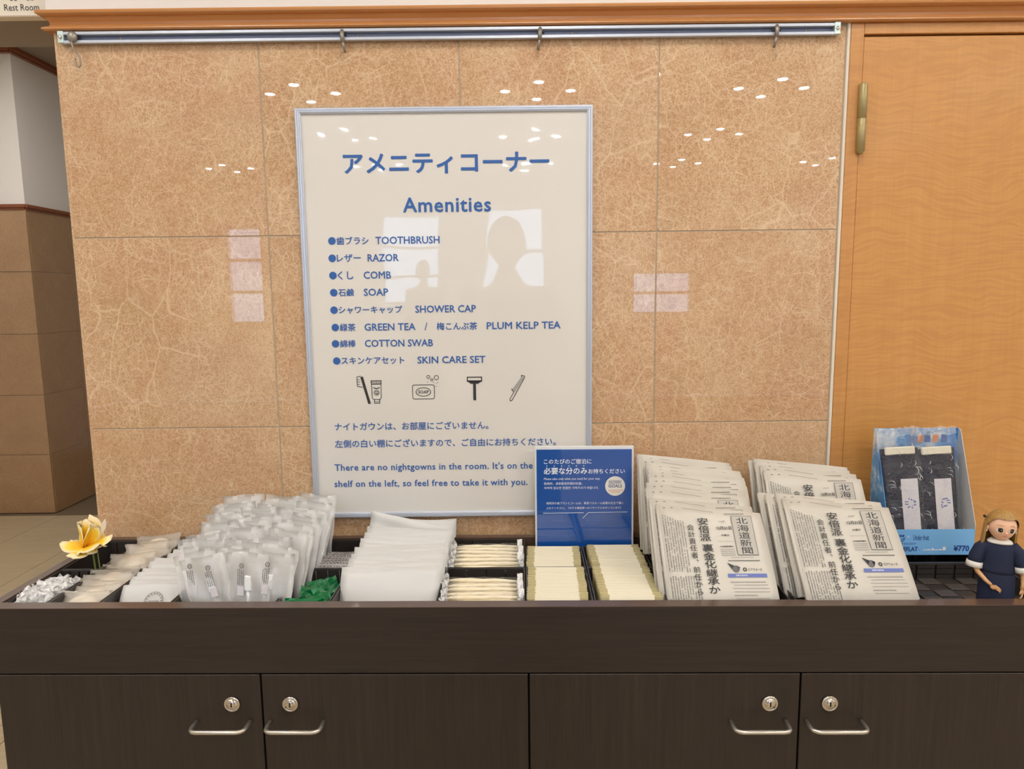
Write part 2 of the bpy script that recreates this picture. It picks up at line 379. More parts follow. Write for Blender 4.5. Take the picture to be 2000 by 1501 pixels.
def thing(name, label, cat, M=None, group=None):
    o = bpy.data.objects.new(name, None); COL.objects.link(o); o.empty_display_size = .02
    if M is not None: o.matrix_basis = M
    return tag(o, label, cat, group)
def dup(o, M, label, group=None):
    r = o.copy(); COL.objects.link(r); r.matrix_basis = M; tag(r, label, None, group)
    for ch in o.children:
        c = ch.copy(); COL.objects.link(c); c.parent = r
        for g in ch.children:
            d = g.copy(); COL.objects.link(d); d.parent = c
    return r
def struct(o): o['kind'] = 'structure'; return o
ORD = ['first', 'second', 'third', 'fourth', 'fifth', 'sixth', 'seventh', 'eighth', 'ninth', 'tenth', 'eleventh', 'twelfth', 'thirteenth', 'fourteenth', 'fifteenth', 'sixteenth']

# ------------------------------------------------------------------ the room
H = 2.96
struct(MB().box(-5, 5.5, -8, 5, -.12, -.004).obj('floor', 'floorgrout'))
fl = bpy.data.objects['floor']
tm = None
for i in range(-7, 13):
    for j in range(-9, 7):
        x0 = -2.05+.45*i; y0 = 2.03-.45*5+.45*j
        if x0 < -3.9 and y0 > 0: continue
        if x0+.45 > 5.5 or x0 < -5 or y0 < -5 or y0+.45 > 5: continue
        if tm is None: tm = MB().box(.0015, .4485, .0015, .4485, -.0035, 0, bv=.0012).mesh('tile', ['floor'])
        o = bpy.data.objects.new('tile', tm); COL.objects.link(o); o.parent = fl; o.location = (x0, y0, 0)
struct(MB().box(-5, 5.5, -8, 5, H, H+.1).obj('ceiling', 'ceil'))
# tiled wall
wall = struct(MB().box(-.402, 1.178, .0003, .25, 0, 1.985).obj('wall_back', 'grout'))
for ci, (xa, xb) in enumerate([(-.404, 0), (0, .4), (.4, .8), (.8, 1.172)]):
    for ri, (za, zb) in enumerate([(0, .328), (.328, .728), (.728, 1.128), (1.128, 1.528), (1.528, 1.925)]):
        g = .0012
        MB().box(xa+(g if ci else 0)-xa, xb-g-xa, 0, .012, g, zb-g-za, bv=.0007).obj('tile', 'tile', wall, T(xa, -.001, za))
MB().box(-.4045, -.3985, -.0015, .24, .0, 1.93, bv=.001).obj('corner_tile_edge', 'tile', wall)
MB().box(1.1735, 1.1795, -.0035, .01, .0, 1.945, bv=.001).obj('metal_edging', 'cream', wall)
struct(MB().box(-.416, 2.1, .0, .25, 1.962, H).box(1.1785, 2.0595, .0005, .249, 1.936, 1.9618).obj('wall_upper', 'white'))
struct(MB().box(2.06, 5.5, .0, .25, 0, H).obj('wall_beside_door', 'white'))
struct(MB().box(-3.6, -.418, .07, .25, 1.99, H).obj('wall_header', 'dim_taupe'))
struct(MB().box(-3.6, -.404, .25, 4.9, H-.004, H+.01).obj('ceiling_corridor', 'dim_taupe'))
struct(MB().box(-5, -3.4, .07, .25, 0, H).obj('wall_left_pier', 'white'))
# moulding with a return round the pillar
prof = [(0, 1.937), (.013, 1.937), (.0155, 1.940), (.0155, 1.943), (.0125, 1.946), (.010, 1.949), (.009, 1.955), (.011, 1.960), (.017, 1.9635), (.018, 1.965), (.026, 1.966), (.031, 1.969), (.033, 1.973), (.031, 1.977), (.024, 1.979), (0, 1.980)]
prof = [(0, 1.9285), (.012, 1.9285), (.0152, 1.931), (.0152, 1.9335), (.011, 1.9365), (.006, 1.9385), (.004, 1.942), (.0045, 1.947), (.009, 1.9525), (.0105, 1.9545), (.0165, 1.9552), (.0212, 1.958), (.022, 1.961), (.020, 1.9645), (.014, 1.9663), (0, 1.9668)]
def sweep(prof, xl, xr, yb, name, mat):
    m = MB(); n = len(prof); vs = []
    for d, z in prof: vs.append((xr, -d, z))
    for d, z in prof: vs.append((xl-d, -d, z))
    for d, z in prof: vs.append((xl-d, yb, z))
    fs = [(k*n+i, k*n+i+1, (k+1)*n+i+1, (k+1)*n+i) for k in (0, 1) for i in range(n-1)]
    fs += [tuple(range(n))[::-1], tuple(2*n+i for i in range(n))]
    m.add(vs, fs); o = m.obj(name, mat); return o
struct(sweep(prof, -.404, 5.4, .25, 'trim_1', 'moulding'))
# corridor beyond the opening
wc = struct(MB().box(-3.6, -2.567, 3.0, 3.2, 0, H).obj('wall_corridor', 'white'))
wd = struct(MB().box(-2.767, -2.567, 3.2, 4.9, 0, H).obj('wall_corridor_side', 'white'))
MB().box(-3.6, -2.5675, 2.992, 3.0, 0, 1.985).obj('wainscot_backing', 'grout', wc)
MB().box(-2.567, -2.559, 2.992, 4.9, 0, 1.985).obj('wainscot_backing', 'grout', wd)
for r in range(5):
    for c in range(2):
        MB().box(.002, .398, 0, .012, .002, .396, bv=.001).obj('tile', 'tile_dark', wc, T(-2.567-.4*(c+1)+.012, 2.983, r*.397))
    for c in range(4):
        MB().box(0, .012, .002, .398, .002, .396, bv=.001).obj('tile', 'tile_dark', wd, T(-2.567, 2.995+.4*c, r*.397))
def runtrim(name, z0, z1, d, mat):
    m = MB(); m.box(-3.6, -2.567+d, 2.983-d, 2.999, z0, z1, bv=.004); m.box(-2.568, -2.555+d, 2.99-d, 4.9, z0, z1, bv=.004)
    m.box(-3.6, -2.567+d*.5, 2.983-d*.5, 2.999, z0-.012, z0, bv=.002); m.box(-2.568, -2.555+d*.5, 2.99-d*.5, 4.9, z0-.012, z0, bv=.002)
    return struct(m.obj(name, mat))
runtrim('trim_2', 1.985, 2.008, .016, 'dkmould')
runtrim('trim_3', 2.925, 2.958, .02, 'dkmould')
struct(MB().box(-3.7, -3.6, .25, 5, 0, H).obj('wall_corridor_left', 'white'))
struct(MB().box(-3.6, -.3, 4.9, 5, 0, H).obj('wall_corridor_end', 'white'))
struct(MB().box(-.404, -.3, .25, 4.9, 0, H).obj('wall_corridor_right', 'white'))
# rest of the lobby, behind the camera
struct(MB().box(-5.1, -5, -8, .25, 0, H).obj('wall_left', 'white'))
struct(MB().box(5.5, 5.6, -8, .25, 0, H).obj('wall_right', 'white'))
wins = [(-3.37, -2.87, 1.06, 2.37), (-1.27, -.47, 1.25, 2.53), (.18, .97, .9, 2.55), (2.15, 2.97, 1.13, 1.71)]
m = MB(); xs = -5.0
for a, b, c, d in wins:
    m.box(xs, a, -8.2, -8, 0, H); m.box(a, b, -8.2, -8, 0, c); m.box(a, b, -8.2, -8, d, H); xs = b
m.box(xs, 5.5, -8.2, -8, 0, H)
struct(m.obj('wall_front', 'white'))
for i, (a, b, c, d) in enumerate(wins):
    m = MB(); w = .03
    m.box(a, a+w, -8.12, -8.02, c, d); m.box(b-w, b, -8.12, -8.02, c, d); m.box(a, b, -8.12, -8.02, c, c+w); m.box(a, b, -8.12, -8.02, d-w, d)
    for q in ((.33, .66) if d-c > 1 else (.5,)): m.box(a, b, -8.1, -8.04, c+(d-c)*q-.02, c+(d-c)*q+.02)
    struct(m.obj('window_%d' % (i+1), 'alu'))
# ceiling lamps: plates with four small lamps in a diamond
def lampset():
    t = thing('ceiling_downlight', 'recessed ceiling light with four small round lamps', 'ceiling light')
    MB().box(-.34, .34, -.34, .34, .0, .008, bv=.002).obj('plate', 'white', t)
    for dx, dy in ((-.25, 0), (.25, 0), (0, -.22), (0, .22)):
        MB().lathe([(.052, 0), (.052, -.006), (.036, -.008), (.036, -.002)], 20).obj('ring', 'alu', t, T(dx, dy, 0))
        MB().lathe([(.034, -.003), (.034, -.007), (.001, -.0075)], 20).obj('lamp', 'lamp', t, T(dx, dy, 0))
    return t
L0 = None
for x in (-2.84, -1.07, .72, 2.50, 4.25):
    for y in (-1.0, -2.5, -4.02, -5.52, -7.0):
        if x == -2.84 and -6 < y < -3: continue
        M = T(x, y, H-.0085)
        if L0 is None: L0 = lampset(); L0.matrix_basis = M; L0['group'] = 'ceiling lights of the lobby'
        else: dup(L0, M, L0['label'], 'ceiling lights of the lobby')
for q, (x, y) in enumerate(((-2.0, 2.1), (-1.1, 1.2), (-2.9, 1.3))): dup(L0, T(x, y, H-.0085), L0['label'].replace('recessed', 'recessed corridor'), 'added ceiling lights of the corridor')  # extra lamps added to brighten the corridor walls and floor

# ------------------------------------------------------------------ rest room sign
t = thing('restroom_sign', 'cream rest room sign board with dark figures, left of the moulding', 'sign', T(-.4915, .045, 1.9815))
MB().box(-.075, .058, 0, .024, -.004, .16, bv=.002).obj('board', 'cream', t)
m = MB()
m.text('Rest Room', -.037, .034, zc=.0135, y=-.0006, h=.0125)
for cx, wm in ((-.0165, 0), (.0175, 1)):
    m.disc(cx, .098, .008, y=-.0006)
    if wm: m.add([(cx-.005, -.0006, .088), (cx+.005, -.0006, .088), (cx+.013, -.0006, .046), (cx-.013, -.0006, .046)], [(0, 1, 2, 3)])
    else: m.quad(cx-.011, cx+.011, .05, .088, -.0006)
    for s in (-1, 1): m.quad(cx+s*.0042-.0025, cx+s*.0042+.0025, .0265, .052, -.0006)
m.obj('lettering', 'print_black', t)

# ------------------------------------------------------------------ door
d = thing('door_1', None, None, T(0, 0, 0)); d['kind'] = 'structure'
m = MB(); m.box(1.180, 1.2065, -.004, .05, 0, 1.9285, bv=.001); m.box(2.03, 2.058, -.004, .05, 0, 1.9285, bv=.001); m.box(1.2068, 2.0298, -.004, .05, 1.9075, 1.9285, bv=.001)
m.obj('door_frame', 'maple_h', d)
MB().box(1.178, 2.06, .03, .25, 0, 1.935).obj('door_reveal', 'black', d)  # shade of the gap round the door put into a black backing
MB().box(1.2085, 2.028, .001, .04, .01, 1.9045, bv=.0012).obj('door_panel', 'maple', d)
h = MB(); h.lathe([(.003, -.0685), (.0055, -.068), (.0062, -.066), (.0062, -.0645), (.0085, -.0635), (.0085, -.001), (.0078, -.0004), (.0085, 0), (.0085, .0655), (.006, .068)], 20)
h.obj('hinge', 'olive', d, T(1.2075, -.0085, 1.745))
h.obj('hinge', 'olive', d, T(1.2075, -.0085, .35))
MB().tube([(1.95, 0, .93), (1.95, -.05, .93), (1.85, -.055, .93)], .009, 10).obj('door_handle', 'satin', d)

# ------------------------------------------------------------------ picture rail and hooks
t = thing('picture_rail', 'long silver aluminium picture rail under the wooden moulding', 'picture rail', T(0, 0, -.0045))
m = MB(); m.box(-.386, 1.148, -.0045, -.001, 1.9105, 1.9305, 1)
m.box(-.386, 1.148, -.0135, -.0045, 1.9245, 1.9305, 0, bv=.0008); m.box(-.386, 1.148, -.0135, -.0045, 1.9085, 1.9145, 0, bv=.0008)
m.obj('rail', ['alu', 'alu_dark'], t)
for x in (-.389, 1.1425):
    c = MB().box(x, x+.0115, -.0150, -.001, 1.909, 1.9315, bv=.0008).obj('end_cap', 'zinc', t)
    MB().lathe([(.0036, 0), (.0036, .0012), (.002, .002)], 14).obj('screw', 'chrome', c, T(x+.0058, -.0152, 1.920, 90))
for x in (-.27, .2, .625, 1.09):
    MB().lathe([(.0026, 0), (.0026, .001), (.0012, .0015)], 12).obj('screw', 'greymetal', t, T(x, -.0045, 1.9195, 90))
hk = thing('rail_hook', 'round-knobbed rail hook with a wire S-hook, at the left end of the rail', 'hook', T(-.359, -.0135, 1.9150))
MB().lathe([(.004, -.004), (.0095, 0), (.0105, .003), (.0085, .006), (.002, .0075)], 18).obj('knob', 'greymetal', hk, T(0, 0, 0, 90))
MB().tube([(0, -.004, -.006), (.0, -.006, -.014), (.0025, -.006, -.024), (.0075, -.006, -.031), (.0135, -.006, -.040), (.0145, -.006, -.052), (.0115, -.006, -.0585), (.007, -.006, -.057), (.0045, -.006, -.050), (.0045, -.006, -.041)], .0015, 8).obj('wire', 'greymetal', hk)
for x, la, s in ((.172, 'grey rail clip above the top left corner of the poster', 1), (.562, 'grey rail clip above the top right of the poster', -1), (1.028, 'grey rail clip near the right end of the rail', -1)):
    hk = thing('rail_hook', la, 'hook', T(x, -.0125, 1.9170), 'grey clips on the picture rail')
    MB().tube([(-.004, .006, -.001), (0, -.003, .003), (.0005*s, -.006, -.004), (.0015*s, -.007, -.018)], [.002, .0042, .0045, .0034], 8).obj('clip', 'greymetal', hk)
    MB().tube([(.0012*s, -.006, -.017), (.003*s, -.005, -.026), (.0045*s, -.002, -.037)], [.0032, .0028, .0026], 8).obj('arm', 'greymetal', hk)
    MB().tube([(.0045, .004, -.001), (.0075, -.002, -.005)], .0012, 6).obj('slider', 'black', hk)

# ------------------------------------------------------------------ poster
t = thing('framed_poster', 'large framed white amenities poster with blue lettering on the tiled wall', 'poster', T(0, -.0015, 0))
X0, X1, Z0, Z1 = .0695, .6665, .9300, 1.7770
MB().box(X0+.008, X1-.008, -.007, 0, Z0+.008, Z1-.008).obj('backing', 'white', t)
MB().grid(1, 1, lambda u, v: (X0+.009+u*(X1-X0-.018), -.0075, Z0+.009+v*(Z1-Z0-.018))).obj('sheet', 'poster', t)
def rail(ax, az, bx, bz, nx, nz, ml=.0115):
    m = MB(); prof = [(0, 0), (0, -.0115), (.0018, -.0125), (.004, -.0125), (.0046, -.0117), (.0052, -.0125), (.0082, -.0122), (.0088, -.0114), (.0094, -.0118), (.0115, -.0105), (.0115, -.0075)]
    dx, dz = (1 if bx > ax else 0), (1 if bz > az else 0); n = len(prof)
    vs = [(ax+nx*p+dx*p, y, az+nz*p+dz*p) for p, y in prof]+[(bx+nx*p-dx*p, y, bz+nz*p-dz*p) for p, y in prof]
    m.add(vs, [(i, i+1, n+i+1, n+i) for i in range(n-1)]); m.obj('frame_rail', 'alu', t)
rail(X0, Z0, X1, Z0, 0, 1); rail(X0, Z1, X1, Z1, 0, -1); rail(X0, Z0, X0, Z1, 1, 0); rail(X1, Z0, X1, Z1, -1, 0)
PY = -.0082
m = MB()
m.text('アメニティコーナー', .163, .578, 1.668, h=.039, bold=.034, y=PY)
m.obj('heading', 'print_blue', t); m = MB()
m.text('Amenities', .281, .459, 1.586, bold=.026, y=PY, sp=1.08, h=.0285)
m.obj('heading', 'print_blue', t)
m = MB()
def dot(x, z): m.disc(x+.0075, z, .0078, y=PY)
for jp, en, xe, z, xl in [('歯ブラシ', 'TOOTHBRUSH', .353, 1.516, .125), ('レザー', 'RAZOR', .268, 1.481, .124), ('くし', 'COMB', .251, 1.446, .124), ('石鹸', 'SOAP', .244, 1.411, .124),
                      ('シャワーキャップ', 'SHOWER CAP', .425, 1.375, .123), ('綿棒', 'COTTON SWAB', .334, 1.305, .123), ('スキンケアセット', 'SKIN CARE SET', .443, 1.269, .124)]:
    dot(xl, z); n = len(jp); m.text(jp, xl+.0172, xl+.0172+n*.0166-.001, z, bold=.021, y=PY)
    es = {'TOOTHBRUSH': .222, 'RAZOR': .2045, 'COMB': .195, 'SOAP': .194, 'SHOWER CAP': .2995, 'COTTON SWAB': .192, 'SKIN CARE SET': .301}[en]
    m.text(en, es, xe, z, bold=.021, y=PY, h=.0145)
dot(.124, 1.339); m.text('緑茶', .141, .1735, 1.339, bold=.021, y=PY); m.text('GREEN TEA', .1925, .2985, 1.339, bold=.021, y=PY, h=.0145)
m.text('/', .3175, .3235, 1.339, y=PY, bold=.005); m.text('梅こんぶ茶', .343, .427, 1.339, bold=.021, y=PY); m.text('PLUM KELP TEA', .4475, .601, 1.339, bold=.021, y=PY, h=.0145)
m.text('ナイトガウンは、お部屋にございません。', .121, .447, 1.129, bold=.018, y=PY)
m.text('左側の白い棚にございますので、ご自由にお持ちください。', .120, .590, 1.092, bold=.018, y=PY)
vs, fs = glyphs('shelf on the left, so feel free to take it with you.', 0, 1.06); wdt = max(v[0] for v in vs)-min(v[0] for v in vs); sz = .414/wdt
m.text("There are no nightgowns in the room. It's on the white", .117, size=sz, zb=1.0335, bold=.021, y=PY, sp=1.06)
m.text('shelf on the left, so feel free to take it with you.', .115, size=sz, zb=.9975, bold=.021, y=PY, sp=1.06)
m.obj('lettering', 'print_blue', t)
m = MB(); LW = .0013
# toothbrush
m.line([(.1825, 1.2335), (.1965, 1.179)], .0055, PY)
m.line([(.1722, 1.2345), (.1805, 1.2365)], LW, PY); m.line([(.1722, 1.2345), (.1725, 1.2150), (.1835, 1.2130)], LW, PY)
for k in range(3): m.line([(.173, 1.229-k*.005), (.178, 1.229-k*.005)], .001, PY)
m.obj('toothbrush_picture', 'print_black', t); m = MB()
m.line([(.2015, 1.2265), (.2235, 1.2265), (.2225, 1.2190), (.2025, 1.2190), (.2015, 1.2265)], LW, PY)
for k in range(8): m.line([(.203+k*.0026, 1.226), (.203+k*.0026, 1.2195)], .0009, PY)
m.line([(.2025, 1.2190), (.203, 1.190), (.2065, 1.1865), (.2195, 1.1865), (.222, 1.190), (.2225, 1.2190)], LW, PY)
m.line([(.2075, 1.1865), (.2075, 1.1785), (.2185, 1.1785), (.2185, 1.1865)], LW, PY); m.line([(.2075, 1.183), (.213, 1.181), (.2185, 1.183)], .001, PY)
m.disc(.2127, 1.201, .006, PY, 0, 18, .005); m.line([(.2065, 1.2118), (.2127, 1.2095), (.219, 1.2118)], .0018, PY)
m.line([(.2105, 1.204), (.2095, 1.201), (.211, 1.1975), (.2127, 1.200), (.2145, 1.1975), (.216, 1.201), (.215, 1.204), (.2127, 1.203), (.2105, 1.204)], .001, PY)
m.obj('toothpaste_picture', 'print_black', t); m = MB()
sx0, sx1, sz0, sz1 = .2885, .3345, 1.1865, 1.2165
m.line([(sx0+.004, sz0), (sx1-.004, sz0), (sx1-.001, sz0+.001), (sx1, sz0+.004), (sx1, sz1-.004), (sx1-.001, sz1-.001), (sx1-.004, sz1), (sx0+.004, sz1), (sx0+.001, sz1-.001), (sx0, sz1-.004), (sx0, sz0+.004), (sx0+.001, sz0+.001), (sx0+.004, sz0)], LW, PY)
el = [(.3112+.0155*math.cos(a*math.pi/12), 1.2015+.009*math.sin(a*math.pi/12)) for a in range(25)]; m.line(el, LW, PY)
m.text('SOAP', .3005, .3225, 1.2015, h=.0065, y=PY, bold=.02)
for x, z, r in ((.3225, 1.2335, .0038), (.3295, 1.227, .0030), (.3395, 1.2315, .0052)): m.disc(x, z, r, PY, 0, 18, r-.0012)
for x, z in ((.3205, 1.222), (.333, 1.2215), (.339, 1.219), (.342, 1.221), (.339, 1.213)): m.disc(x, z, .0008, PY, 0, 8)
m.obj('soap_picture', 'print_black', t); m = MB()
m.quad(.4035, .4355, 1.2305, 1.2325, PY); m.quad(.4035, .4055, 1.223, 1.2325, PY); m.quad(.4335, .4355, 1.223, 1.2325, PY); m.quad(.4035, .4355, 1.2220, 1.2248, PY)
m.add([(.4045, PY, 1.223), (.4345, PY, 1.223), (.427, PY, 1.2175), (.412, PY, 1.2175)], [(0, 3, 2, 1)]); m.quad(.4165, .4225, 1.1825, 1.218, PY)
m.obj('razor_picture', 'print_black', t); m = MB()
m.line([(.5185, 1.2345), (.5250, 1.2325), (.5245, 1.2285), (.4985, 1.1820), (.4945, 1.1800), (.4935, 1.1840), (.5025, 1.2000), (.4995, 1.2015), (.4975, 1.2060)], LW, PY)
m.line([(.5185, 1.2345), (.5185, 1.2310)], LW, PY)
for k in range(13): m.line([(.4985+k*.0017, 1.2045+k*.0022), (.5060+k*.0014, 1.2010+k*.0022)], .0009, PY)
m.obj('comb_picture', 'print_black', t)

# ------------------------------------------------------------------ cabinets and the display tray
DK = ['dark_h', 'rim']
XR = 1.845; YF = -.345
tr = thing('display_tray', 'long dark wood open display tray running across the cabinet tops', 'display tray', CAB @ T(.0, 0, 0))
MB().box(.018, XR, YF, YF+.022, -.1165, -.0012).obj('front_panel', 'dark_h', tr)
MB().box(.0175, XR, YF-.0005, YF+.0225, -.0012, 0).obj('front_edging', 'rim', tr)
MB().box(.018, XR, -.018, -.001, -.1165, 0).obj('back_panel', 'rim', tr)
MB().box(.018, .036, YF+.022, -.018, -.1165, 0).obj('side_panel', 'rim', tr)
MB().box(XR-.018, XR, YF+.022, -.018, -.1165, 0).obj('side_panel', 'rim', tr)
MB().box(.036, XR-.018, YF+.022, -.018, -.1165, -.098).obj('bottom', 'black', tr)
def cabinet(x0, x1, la):
    c = thing('storage_cabinet', la, 'cabinet', CAB @ T(x0, 0, 0), 'dark wood cabinets under the display tray'); w = x1-x0
    b = MB(); b.box(0, w, YF+.022, -.001, -.80, -.120); b.box(.02, w-.02, YF+.06, -.02, -.888, -.80); b.obj('body', 'black', c)
    for s in (0, 1):
        a = .0015 if s == 0 else w/2+.0015
        dm = MB().box(0, w/2-.003, 0, .019, -.80, -.1195, bv=.0008).obj('door', 'dark_v', c, T(a, YF, 0))
        xk = (w/2-.003)-.049 if s == 0 else .0475
        lk = MB(); lk.lathe([(.0135, 0), (.0135, .0035), (.0115, .0045), (.0105, .0035), (.0095, .0035), (.0090, .0055), (.0015, .0055)], 28, 0); lk.quad(-.0012, .0012, -.004, .004, 0, 1, T(0, 0, .0057, -90))
        lk.obj('lock', ['chrome', 'black'], dm, T(xk, 0, -.1715, 90))
        xc = xk-.018 if s == 0 else xk+.009
        pts = [(-.046, 0, 0)]; pts += [(-.046, -.018, 0), (-.0445, -.0245, 0), (-.040, -.0285, 0), (-.034, -.030, 0)]; pts += [(-q[0], q[1], q[2]) for q in pts[::-1]]
        MB().tube([(xc+p[0], p[1], -.2045) for p in pts], .0036, 12).obj('handle', 'satin', dm)
    return c
cabinet(.03, .937, 'dark wood two-door cabinet under the yellow flower and toothbrushes')
cabinet(.937, XR, 'dark wood two-door cabinet under the newspapers and doll')

# woven baskets
def basket(x0, x1, y0, y1, la, bottom=-.094, top=-.003, weave=False, n=4):
    w = x1-x0; dp = y1-y0; h = top-bottom
    h = top-bottom
    t = thing('woven_basket', la, 'basket', CAB @ T(x0, y0, bottom), 'black baskets lining the display tray')
    m = MB(); r = .0022
    m.box(0, w, 0, r, h-.0035, h); m.box(0, w, dp-r, dp, h-.0035, h); m.box(0, r, r, dp-r, h-.0035, h); m.box(w-r, w, r, dp-r, h-.0035, h)
    m.obj('rim', 'divider', t)
    for yy in (0, dp-r):
        for k in range(n):
            a = w*k/n+.0018; b = w*(k+1)/n-.0018
            q = MB()
            for j in range(3): q.box(a, b, yy+(.0002 if (j+k) % 2 else 0), yy+r-.0002, h*j/3+.0008, h*(j+1)/3-.0008 if j < 2 else h-.0032)
            q.obj('strip', 'basket', t)
    for xx in (0, w-r): MB().box(xx, xx+r, r, dp-r, .001, h-.0036).obj('side', 'divider', t)
    if weave:
        nx, ny = 6, 6
        MB().box(.002, w-.002, .002, dp-.002, 0, .0008).obj('base', 'basket', t)
        for i in range(nx):
            for j in range(ny):
                a, b, c, e = w*i/nx+.0012, w*(i+1)/nx-.0012, dp*j/ny+.0012, dp*(j+1)/ny-.0012
                MB().box(a, b, c, e, .001, .0030 if (i+j) % 2 else .0018, bv=.0004).obj('strip', 'basket2' if (i+j) % 2 else 'basket', t)
    else: MB().box(.002, w-.002, .002, dp-.002, 0, .0015).obj('base', 'basket', t)
cols = [.037, .112, .203, .327, .508, .600, .783, .933, 1.049, 1.175]
nm = ['clear packets', 'soap pouches', 'printed white packets', None, 'green tea bags', 'white paper packs', 'cotton swabs', 'left cream packets', 'right cream packets']
for i, n_ in enumerate(nm):
    a, b = cols[i]+.001, cols[i+1]-.001
    if n_ is None: basket(a, b, -.321, -.020, 'wide black basket holding the toothbrush bags', n=6); continue
    basket(a, b, -.321, -.174, 'front black basket holding the '+n_)
    fb = {'clear packets': 'empty back black basket behind the yellow flower', 'green tea bags': 'back black basket holding the grey tea sachets'}.get(n_, 'back black basket holding the '+n_)
    basket(a, b, -.172, -.064 if i >= 7 else -.020, fb)
basket(1.178, 1.380, -.321, -.020, 'black basket holding the left newspaper stack', n=6)
basket(1.388, 1.600, -.321, -.020, 'black basket holding the right newspaper stack', n=6)
basket(1.606, 1.822, -.321, -.160, 'empty black woven basket the doll stands in', weave=True, n=6, bottom=-.036)
basket(1.606, 1.822, -.158, -.020, 'black basket under the blue sock box', n=6)

# ------------------------------------------------------------------ cream packets standing like file cards
def card():
    t = thing('paper_packet', 'x', 'packet'); m = MB(); w = .104
    def f(sg): return lambda u, v: ((u-.5)*w, sg*(.0006+.0017*math.sin(math.pi*min(1, max(0, v*1.0)))**.5*(1 if .06 < u < .94 else .4)), v*.052)
    m.grid(8, 4, f(-1), 0, True, None, f(1))
    m.obj('packet', 'cardwhite', t)
    for s in (-1, 1):
        x0, x1 = (w/2-.0135)*s, (w/2+.0003)*s; MB().box(min(x0, x1), max(x0, x1), -.0014, .0014, .001, .0523).obj('margin', 'cardtan', t)
    return t
K0 = None
for (xc, y0, y1, n, zt, la) in [(.991, -.314, -.182, 24, -.001, 'cream paper packet filed in the front basket left of the gap'), (.991, -.166, -.072, 17, -.001, 'cream paper packet filed in the back basket before the blue sign, left'),
                                (1.112, -.314, -.184, 24, .001, 'cream paper packet filed in the front basket nearest the newspapers'), (1.112, -.166, -.072, 17, .001, 'cream paper packet filed in the back basket before the blue sign, right')]:
    for k in range(n):
        y = y0+(y1-y0)*k/(n-1); M = CAB @ T(xc+rnd.uniform(-.0012, .0012)+(-.003*(1-k/n) if xc < 1 else .002*(1-k/n)), y, zt-.052+rnd.uniform(-.0008, .0008), rnd.uniform(-7, -3), rnd.uniform(-.4, .4), rnd.uniform(-.5, .5))
        g = la.replace('packet', 'packets')
        if K0 is None: K0 = card(); K0.matrix_basis = M; tag(K0, la, None, g)
        else: dup(K0, M, la, g)

# ------------------------------------------------------------------ cotton swab packets
def swab(seed):
    r_ = random.Random(seed); t = thing('cotton_swab_packet', 'x', 'packet'); m = MB(); w = .124
    for k, (dy, dz) in enumerate([(0, 0), (.0045, -.006), (-.0035, -.0075)]):
        pts = [(-w/2+w*i/6, dy+r_.uniform(-.0008, .0008), dz+r_.uniform(-.0012, .0012)) for i in range(7)]
        m.tube(pts, [.0022, .0042, .0045, .0044, .0045, .0042, .0022], 8)
    m.obj('swabs', 'swab', t)
    m = MB(); rr = [r_.uniform(-.0014, .0014) for _ in range(200)]
    def f(sg): return lambda u, v: ((u-.5)*(w+.016), sg*(.007*math.sin(math.pi*v)**.6*(1-abs(2*u-1)**6))+rr[int(u*12)*9+int(v*6)], -.040+v*.047+rr[int(u*12)*5+int(v*6)+3]*.8)
    m.grid(12, 6, f(-1), 0, True, None, f(1)); m.obj('wrapper', 'clear', t)
    m = MB()
    for s in (-1, 1):
        for j in range(5):
            a = r_.uniform(-.03, .004); m.grid(3, 3, lambda u, v: (s*(w/2+u*.010), r_.uniform(-.005, .005), a+v*.012+r_.uniform(-.003, .003)), 0, False)
    m.obj('wrapper_end', 'crinkle', t); return t
sw = [swab(s) for s in (3, 5)]; used = [False, False]
for y0, n, zt, la in ((-.312, 6, -.008, 'cotton swab packet in clear wrap, front basket'), (-.164, 6, .001, 'cotton swab packet in clear wrap, back basket')):
    for k in range(n):
        i = k % 2; M = CAB @ T(.857+rnd.uniform(-.002, .002), y0+k*.0155+rnd.uniform(-.001, .001), zt+rnd.uniform(-.002, .001)+(0.001*k), -8, rnd.uniform(-1.2, 1.2), rnd.uniform(-1.5, 1.5))
        lab = '%s, %s from the front' % (la, ORD[k])
        if not used[i]: sw[i].matrix_basis = M; tag(sw[i], lab, None, 'cotton swab packets'); used[i] = True
        else: dup(sw[i], M, lab, 'cotton swab packets')

# ------------------------------------------------------------------ white paper packs
def sheetpack(w, h, th, seed, wav=.003):
    r_ = random.Random(seed); ph = [r_.uniform(0, 6.28) for _ in range(4)]
    def base(u, v):
        e = math.sin(5*u+ph[0]+2*v)*wav*.6+math.sin(9*v+ph[1]+3*u)*wav*.4+math.sin(13*u-7*v+ph[2])*wav*.25; return e
    def edge(u): return 1+.03*math.sin(4*u+ph[3])*v_k
    v_k = 1
    def f(sg): return lambda u, v: ((u-.5)*w, base(u, v)+sg*th*(math.sin(math.pi*u)**.4*math.sin(math.pi*min(1, v+.02))**.4 if 0 < u < 1 and 0 < v < 1 else .1), v*h*(1+.025*math.sin(5*u+ph[3])))
    return MB().grid(14, 10, f(-1), 0, True, None, f(1))
pk = [sheetpack(.176, .125, .0022, s) for s in range(4)]; pm = [p.mesh('paper_pack', ['packwhite']) for p in pk]
def single(name, me, M, la, cat, g):
    o = bpy.data.objects.new(name, me); COL.objects.link(o); o.matrix_basis = M; return tag(o, la, cat, g)
